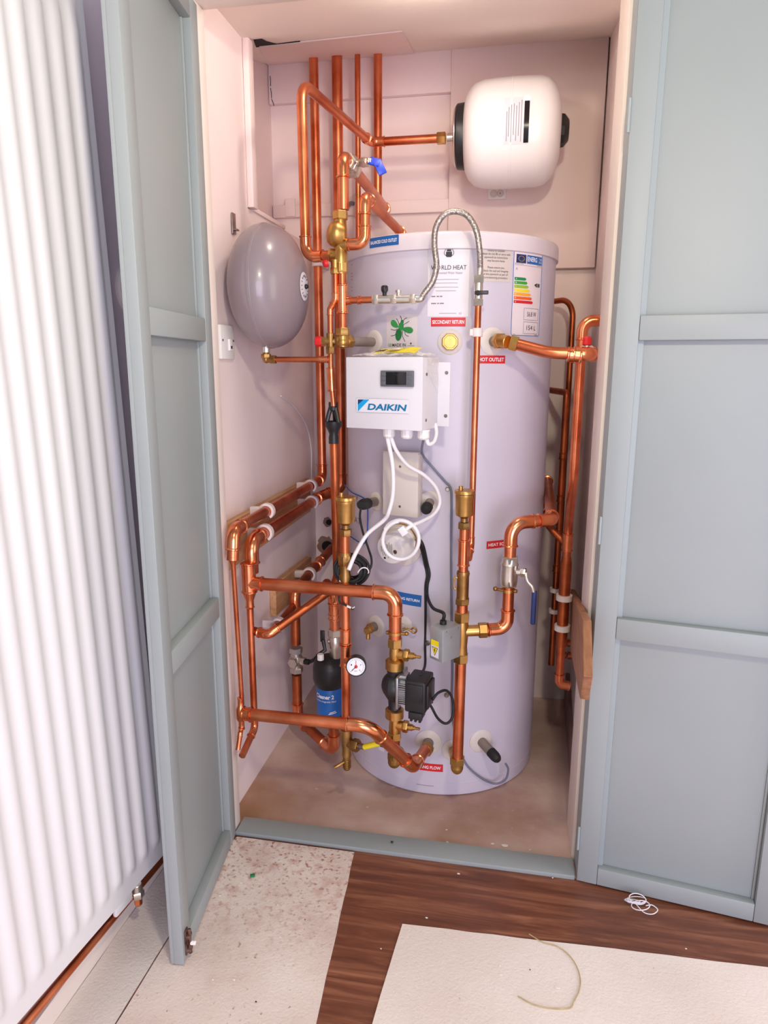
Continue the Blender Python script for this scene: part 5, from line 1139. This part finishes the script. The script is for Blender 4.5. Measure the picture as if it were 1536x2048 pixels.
# ---- round white immersion head with a ring of cable round it
ia, iz = th(803, 1086); IN = TNv(ia*1.15); ib = TP(ia, iz); idr = (IN+Vector((-.10, -.06, -.10))).normalized()
ih = thing('immersion_heater', 'round white immersion heater head low on the front of the cylinder', 'heater')
bm = B(); lathe(bm, ib-idr*.012, idr, [(0, .047), (.016, .047), (.018, .044), (.064, .042), (.068, .039), (.069, .034), (.069, 0)], 40); obj('cap', bm, WPL, ih)
bm = B(); lathe(bm, ib, IN, [(-.006, .062), (.002, .062), (.004, .056), (.004, .04)], 40); obj('flange', bm, CRM, ih)
ifc = ib+idr*.0575; ix = up.cross(idr).normalized(); ix = ix if ix.x > 0 else -ix; iy = idr.cross(ix); iy = iy if iy.z > 0 else -iy
ip = lambda x, y, o=.0006: ifc+idr*o+ix*x+iy*y
for k in range(9):
    w = .008+.014*abs(math.sin(k*1.7)); x = -.026+k*.0042; y0 = .004*math.sin(k*2.3)-.002
    bm = B(); bm.faces.new([bm.verts.new(ip(*q)) for q in ((x, y0-w), (x+.0011, y0-w), (x+.0011, y0+w), (x, y0+w))]); obj('printed_line', bm, INK, ih, flat=True)
bm = B(); lathe(bm, ip(.018, -.004, 0), idr, [(0, .0055), (.0015, .0055), (.0015, .003), (.0005, .003), (.0005, 0)], 14); obj('screw', bm, NKD, ih)
bm = B(); lathe(bm, ip(-.016, -.026, 0), idr, [(0, .003), (.001, .003), (.001, 0)], 10); obj('terminal', bm, INK, ih)
def cable(name, label, pts, r, m, cat='cable', n=10, seg=10, group=None):
    bm = B(); tube(bm, smooth_path(pts, n), r, seg); return one(name, bm, m, label, cat, group)
YI = 1.655
ww = [Q(770, 1062, 1.69), Q(778, 1052, YI+.02), Q(800, 1047, YI+.015), Q(820, 1056, YI+.02), Q(833, 1080, YI+.03), Q(828, 1105, YI+.04)]
cable('brown_wire', 'brown and yellow wires curving round the immersion heater head', ww, .0022, CBLY)
# ---- white cables
g1, g2, g3 = GL
top1 = g1+Vector((-.004,0,-.022))
w1 = [top1, Q(785, 930, 1.62), Q(786, 985, 1.62), Q(778, 1022, 1.62), Q(768, 1040, 1.63), Q(735, 1068, 1.63), Q(712, 1105, 1.60), Q(697, 1140, 1.575)]
cable('white_cable', 'white cable hanging from the control box and bending left to the black cable coil', w1, .0052, CBLW)
top2 = g1+Vector((.005,0,-.022))
w2 = [top2, Q(793, 902, 1.63), Q(815, 930, 1.65), Q(848, 950, 1.67), Q(872, 975, 1.69), Q(880, 1005, 1.70), Q(868, 1028, 1.69), Q(845, 1042, 1.665), Q(822, 1052, 1.64), Q(806, 1064, 1.635)]
cable('white_cable', 'white cable swinging right from the control box and back to the immersion heater head', w2, .0048, CBLW)
rl = []
for k in range(26):
    a = math.radians(150-k*16.5); rx, ry = (37+1.2*math.sin(k*.5)), (38+1.5*math.cos(k*.4)); rl.append(Q(802+rx*math.cos(a), 1079-ry*math.sin(a), YI-.012+.002*math.sin(k)))
cable('white_cable', 'ring of white cable around the immersion heater head', rl, .0050, CBLW, n=4)
w3 = [g3+Vector((.006,.004,-.02)), g3+Vector((.012,.006,-.034)), g3+Vector((.022,.02,-.030)), g3+Vector((.026,.035,-.012)), g3+Vector((.022,.045,.01))]
cable('white_cable', 'small loop of white cable beside the right gland under the control box', w3, .0050, CBLW)
bm = B(); c = Q(806, 1062, 1.632); box(bm, c, (.018, .006, .022), (.8,0,.6), (0,1,0), (-.6,0,.8), .001); one('cable_tie', bm, CBLW, 'white cable end with a tie on top of the immersion heater head', 'cable tie')
tn = lambda px, py, o: TP(*th(px, py), o)
w4 = [g3+up*-.022, tn(850, 905, .03), tn(868, 935, .012), tn(890, 962, .006), tn(901, 976, .005), tn(903, 1010, .005), tn(902, 1100, .005), tn(903, 1220, .005), tn(905, 1330, .005), tn(904, 1400, .005), tn(906, 1440, .005), tn(914, 1475, .005), tn(920, 1500, .006), tn(930, 1524, .008), tn(946, 1542, .010), tn(966, 1556, .013), tn(984, 1560, .02), tn(993, 1545, .04), tn(992, 1520, .055), tn(986, 1506, .06)]
cable('grey_cable', 'thin grey sensor cable running down the front of the cylinder', w4, .0030, CBLG)
for (x, y) in ((895, 978), (855, 1286), (893, 1390)):
    a, z = th(x, y); bm = B(); t = thing('cable_screw', {895: 'small screw and clip holding the grey cable, level with the cover plate', 855: 'small screw holding the black cable, left of the grey actuator', 893: 'small screw beside the black cable loop of the pump'}[x], 'screw')
    cyl(bm, TP(a, z, -.001), TP(a, z, .006), .0055, 14); obj('head', bm, NKD, t)
    bm = B(); lathe(bm, TP(a, z, -.001), TNv(a), [(0, .0075), (.002, .0075), (.002, 0)], 16); obj('washer', bm, NKD, t)
w5 = [Q(836, 1075, 1.69), Q(846, 1092, 1.69), tn(855, 1125, .008), tn(859, 1148, .006), tn(855, 1170, .006), tn(856, 1192, .008), Q(866, 1216, 1.67), ac+up*.07-axx*.008, ac+up*.05-axx*.008]
cable('black_cable', 'black cable from the immersion heater head to the grey actuator box', w5, .0044, BLK2)
w6 = [Q(832, 1078, 1.695), Q(842, 1096, 1.695), tn(851, 1128, .006), tn(855, 1150, .005), tn(852, 1172, .005), tn(852, 1220, .005), tn(851, 1290, .005), Q(850, 1330, 1.66), vc+mx*.064+up*.043]
cable('black_cable', 'black cable running down behind the grey actuator to the top of the pump', w6, .0034, BLK2)
w7 = [vc+mx*.088+my*.02-up*.02, Q(866, 1398, 1.56), Q(876, 1386, 1.57), Q(892, 1381, 1.59), Q(903, 1393, 1.60), Q(907, 1415, 1.60), Q(903, 1438, 1.59), Q(891, 1447, 1.58), Q(876, 1437, 1.57), Q(864, 1416, 1.56), Q(860, 1408, 1.57), vc+mx*.088+my*.02-up*.035]
cable('black_cable', 'loop of black cable sticking out to the right of the pump', w7, .0034, BLK2)
# ---- grey stubs with black caps
def sensor(label, base, tip, m=GRYS, capl=.42, r=.0125, capr=.0145):
    t = thing('sensor_pocket', label, 'sensor', 'sensor pockets'); base, tip = Vector(base), Vector(tip); k = base.lerp(tip, 1-capl)
    bm = B(); cyl(bm, base, k, r, 20); lab(obj('stub', bm, m, t), 'grey steel stub')
    bm = B(); d = (tip-base).normalized(); l = (tip-k).length; lathe(bm, k-d*.002, d, [(0, capr), (l*.6, capr), (l*.9, capr*.85), (l+.002, capr*.6), (l+.002, 0)], 20); lab(obj('cap', bm, BLK2, t), 'black rubber cap')
    return t
a, z, n = collar(752, 1003, .026); sensor('grey sensor pocket with a black cap sticking out left of the cream cover plate', TP(a, z, .001), Q(721, 1010, 1.66))
a, z, n = collar(860, 1004, .030); sensor('grey sensor pocket with a black cap right of the cream cover plate', TP(a, z, .001), TP(a, z, 0)+n*.05+Vector((-.004, 0, -.014)), capl=.45, r=.012)
a, z, n = collar(962, 1482, .035); sensor('grey sensor pocket with a black cap and grey cable at the foot of the cylinder', TP(a, z, .001), TP(a, z, 0)+(n+Vector((.22, 0, -.22)))*.072, r=.0135, capl=.40)
# brass plug of the secondary return
a, z, n = collar(900, 684, .031); bp = thing('brass_plug', 'octagonal brass plug under the red SECONDARY RETURN label', 'plug')
bm = B(); lathe(bm, TP(a, z, .004), n, [(0, .021), (.009, .021), (.011, .0195), (.011, .0165), (.0095, .0155), (.0095, 0)], 8, rot=.39); obj('head', bm, BRS, bp, ang=20)
# brass drain of the return port at left of the pump
a, z, n = collar(752, 1252, .032); dv = thing('drain_valve', 'small brass drain valve on the cylinder, left above the pump', 'valve')
bm = B(); cyl(bm, TP(a, z, .001), TP(a, z, .024), .0135, 18); lab(obj('stub', bm, NKD, dv), 'grey stub')
q = TP(a, z, .022); q2 = Q(733, 1263, q.y-.03); bm = B(); cyl(bm, q, q.lerp(q2, .8), .0115, 16); hexn(bm, q, q.lerp(q2, .3), .0145); cyl(bm, q.lerp(q2, .6), q2, .009, 14); e = q.lerp(q2, .55); cyl(bm, e, Q(736, 1279, e.y-.01), .0062, 12); obj('body', bm, BRS, dv)
# wing screw and clamp at the pump riser
wc = thing('pipe_clamp', 'brass earth clamp with a wing screw on the pipe above the pump', 'clamp'); c = PO+up*pz(1265)
bm = B(); lathe(bm, c-up*.003, up, [(0, .0160), (0, .0182), (.007, .0182), (.007, .0160)], 20); obj('strap', bm, BRS, wc)
bm = B(); cyl(bm, c+Vector((.015,-.004,.0)), c+Vector((.027,-.004,.0)), .004, 10); ball(bm, c+Vector((.029,-.004,.001)), .0055); cyl(bm, c+Vector((-.015,-.004,.0)), c+Vector((-.022,-.004,0)), .0045, 10); obj('screw', bm, BRD, wc)
a, z, n = collar(806, 1250, .028); ws_ = thing('wing_valve', 'small chromed wing valve on the cylinder behind the pump riser', 'valve'); q = TP(a, z, .002)
bm = B(); cyl(bm, q, q+n*.03+Vector((.012,0,0)), .008, 14); obj('stub', bm, NIK, ws_)
bm = B(); q2 = q+n*.03+Vector((.012,0,0)); tube(bm, [q2+Vector((.002+.012*k, -.002, .003*math.sin(k*2))) for k in range(3)], .0032, 8); tube(bm, [q2+Vector((.032+.007*math.cos(k*math.pi/6), -.002, .007*math.sin(k*math.pi/6))) for k in range(12)], .0026, 6, closed=True); obj('wing', bm, BRD, ws_)

# ---- coil of black cable
cl2 = thing('cable_coil', 'coil of black cable hung round the check valve of the gauge pipe', 'cable'); cC = Q(703, 1140, 1.615); random.seed(11)
cxv, cyv = Vector((1,0,0)), Vector((0,.25,.97)).normalized(); cnv = cxv.cross(cyv)
bm = B()
for k in range(20):
    rr = random.uniform(.025, .043); off = Vector((random.uniform(-.003,.003), random.uniform(-.016,.016), random.uniform(-.005,.004))); e = random.uniform(.88, 1.05)
    tube(bm, [cC+off+cxv*math.cos(j*math.pi/14)*rr*1.06+cyv*math.sin(j*math.pi/14)*rr*e+cnv*.003*math.sin(j*.9+k) for j in range(28)], .0032, 8, closed=True)
obj('loops', bm, BLK2, cl2)
bm = B(); a0 = cC+cxv*.026+cyv*.006; tube(bm, smooth_path([a0+Vector((-.006,-.018,-.006)), a0+Vector((.004,-.020,.006)), a0+Vector((.016,-.018,.006)), a0+Vector((.020,-.012,-.006)), a0+Vector((.014,-.016,-.022))]), .0016, 6)
tube(bm, smooth_path([cC+cxv*-.025-cyv*.022+Vector((0,-.02,0)), cC-cyv*.034+Vector((-.005,-.022,0)), cC+cxv*.02-cyv*.028+Vector((0,-.022,0))]), .0016, 6); lab(obj('tie', bm, CBLW, cl2), 'white tie')
bm = B(); tube(bm, smooth_path([cC+cxv*-.02-cyv*.03+Vector((0,-.012,0)), Q(678, 1200, 1.585), Q(690, 1210, 1.582), Q(700, 1216, 1.58), Q(707, 1219, 1.58)]), .0024, 8); obj('tail', bm, BLK2, cl2)
bm = B(); tube(bm, [Q(694, 1212, 1.581), Q(702, 1216, 1.58)], .0031, 8); tube(bm, [Q(704, 1217, 1.58), Q(709, 1214, 1.578)], .0016, 6); lab(obj('tape', bm, WPL, cl2), 'white tape')
w8 = [Q(722, 1015, 1.66), Q(720, 1035, 1.66), Q(726, 1065, 1.665), Q(736, 1095, 1.66), Q(743, 1118, 1.64), Q(741, 1136, 1.63), Q(730, 1146, 1.625)]
cable('black_cable', 'thin black cable from the left sensor pocket down to the cable coil', w8, .0028, BLK2)
w9 = [tn(697, 970, .012), tn(707, 984, .006), tn(722, 991, .006), tn(733, 998, .006), tn(738, 1012, .005), tn(738, 1060, .005), tn(736, 1080, .005), tn(728, 1087, .005), tn(716, 1080, .006), tn(704, 1071, .008)]
cable('blue_wire', 'thin blue wire curving beside the left sensor pocket', w9, .0018, CBLB)

# ================================================================== DEBRIS ON THE FLOOR
random.seed(5)
tw = thing('white_twine', 'tangle of white twine on the laminate under the right door', 'twine')
c = QZ(1270, 1806, .012); bm = B()
for k in range(5):
    r = random.uniform(.012, .022); o = Vector((random.uniform(-.012,.012), random.uniform(-.01,.01), 0)); tl = random.uniform(-.5,.5)
    tube(bm, [c+o+Vector((math.cos(j*math.pi/9)*r, math.sin(j*math.pi/9)*r*.6, .004+.008*math.sin(j*math.pi/9+k)*.6+tl*.006)) for j in range(18)], .0011, 6, closed=True)
obj('loops', bm, TWN, tw)
c2 = QZ(1298, 1822, .006); bm = B(); tube(bm, smooth_path([c, c2+Vector((-.012,-.006,0)), c2+Vector((.006,-.010,.002)), c2+Vector((.018,0,.006)), c2+Vector((.008,.010,.008)), c2+Vector((-.006,.008,.006))]), .0011, 6); obj('tail', bm, TWN, tw)
cable('frayed_string', 'thin straw coloured string curling across the right fleece sheet', [QZ(x, y, .0055) for x, y in ((1058, 1868), (1085, 1884), (1115, 1893), (1142, 1915), (1158, 1945), (1160, 1975), (1148, 2003), (1138, 2016), (1100, 2016), (1065, 2008), (1035, 1992))], .0011, STRW, 'string', seg=6)
bm = B(); c = QZ(505, 1751, .006); box(bm, c, (.011, .008, .004), (.94,.34,0), (-.34,.94,0), (0,0,1), .0008); one('plastic_chip', bm, GCH, 'small green plastic chip on the stained fleece sheet near the threshold', 'chip')
bm = B(); c = QZ(784, 1684, .0165); box(bm, c, (.007, .005, .003), bev=.001); one('plastic_chip', bm, INK, 'small dark chip lying on the grey threshold', 'chip')
def flake(px, py, s, z, label, group, m=FLK):
    c = QZ(px, py, z+.0014); a = random.uniform(0, 3); bm = B(); n = 6
    prism(bm, [c+Vector((math.cos(a+k*math.pi/3)*s*random.uniform(.7,1.1), math.sin(a+k*math.pi/3)*s*.55*random.uniform(.7,1.1), 0)) for k in range(n)], (0,0,.0016))
    one('paint_flake', bm, m, label, 'flake', group, flat=True)
for (x, y, s) in ((917, 1748, .0045), (853, 1836, .003), (762, 1898, .002), (1105, 1756, .0022), (1372, 1898, .002)): flake(x, y, s, 0, 'white flake on the dark brown laminate', 'flakes on the laminate')
for (x, y, s) in ((1115, 1976, .0055), (1002, 1950, .003), (1000, 1932, .0024), (1285, 1960, .0016)): flake(x, y, s, .0034, 'white flake on the fleece sheet with the string', 'flakes on the string sheet')
for (x, y, s) in ((482, 1766, .003), (440, 1792, .0026), (560, 1875, .002), (468, 1960, .003), (426, 1960, .0025), (660, 1918, .002), (555, 1810, .002)): flake(x, y, s, .0034, 'small pale flake on the stained fleece sheet', 'flakes on the stained sheet')
for (x, y, s) in ((1010, 1692, .010), (985, 1688, .005), (895, 1685, .004), (893, 1660, .003), (1060, 1700, .003)): flake(x, y, s, 0, 'pale plaster crumb on the cupboard floor behind the threshold', 'plaster crumbs')
for (x, y, s) in ((512, 2004, .0022), (1060, 1940, .0015), (610, 1840, .0015)): flake(x, y, s, .0034, 'tiny dark speck on a fleece sheet', 'dark specks on the sheets', INK)

# ================================================================== each thing's origin at its base
bpy.context.view_layer.update()
def kids(o):
    out = []
    for c in o.children: out += [c]+kids(c)
    return out
for o in ROOTS:
    ks = [o] if o.type == 'MESH' else [k for k in kids(o) if k.type == 'MESH']
    P = [v.co for k in ks for v in k.data.vertices]
    if not P: continue
    lo = Vector(min(p[i] for p in P) for i in range(3)); hi = Vector(max(p[i] for p in P) for i in range(3))
    b = Vector(((lo.x+hi.x)/2, (lo.y+hi.y)/2, lo.z)); allk = [o]+kids(o) if o.type == 'MESH' else ks
    for k in set(allk): k.data.transform(Matrix.Translation(-b))
    o.location = b
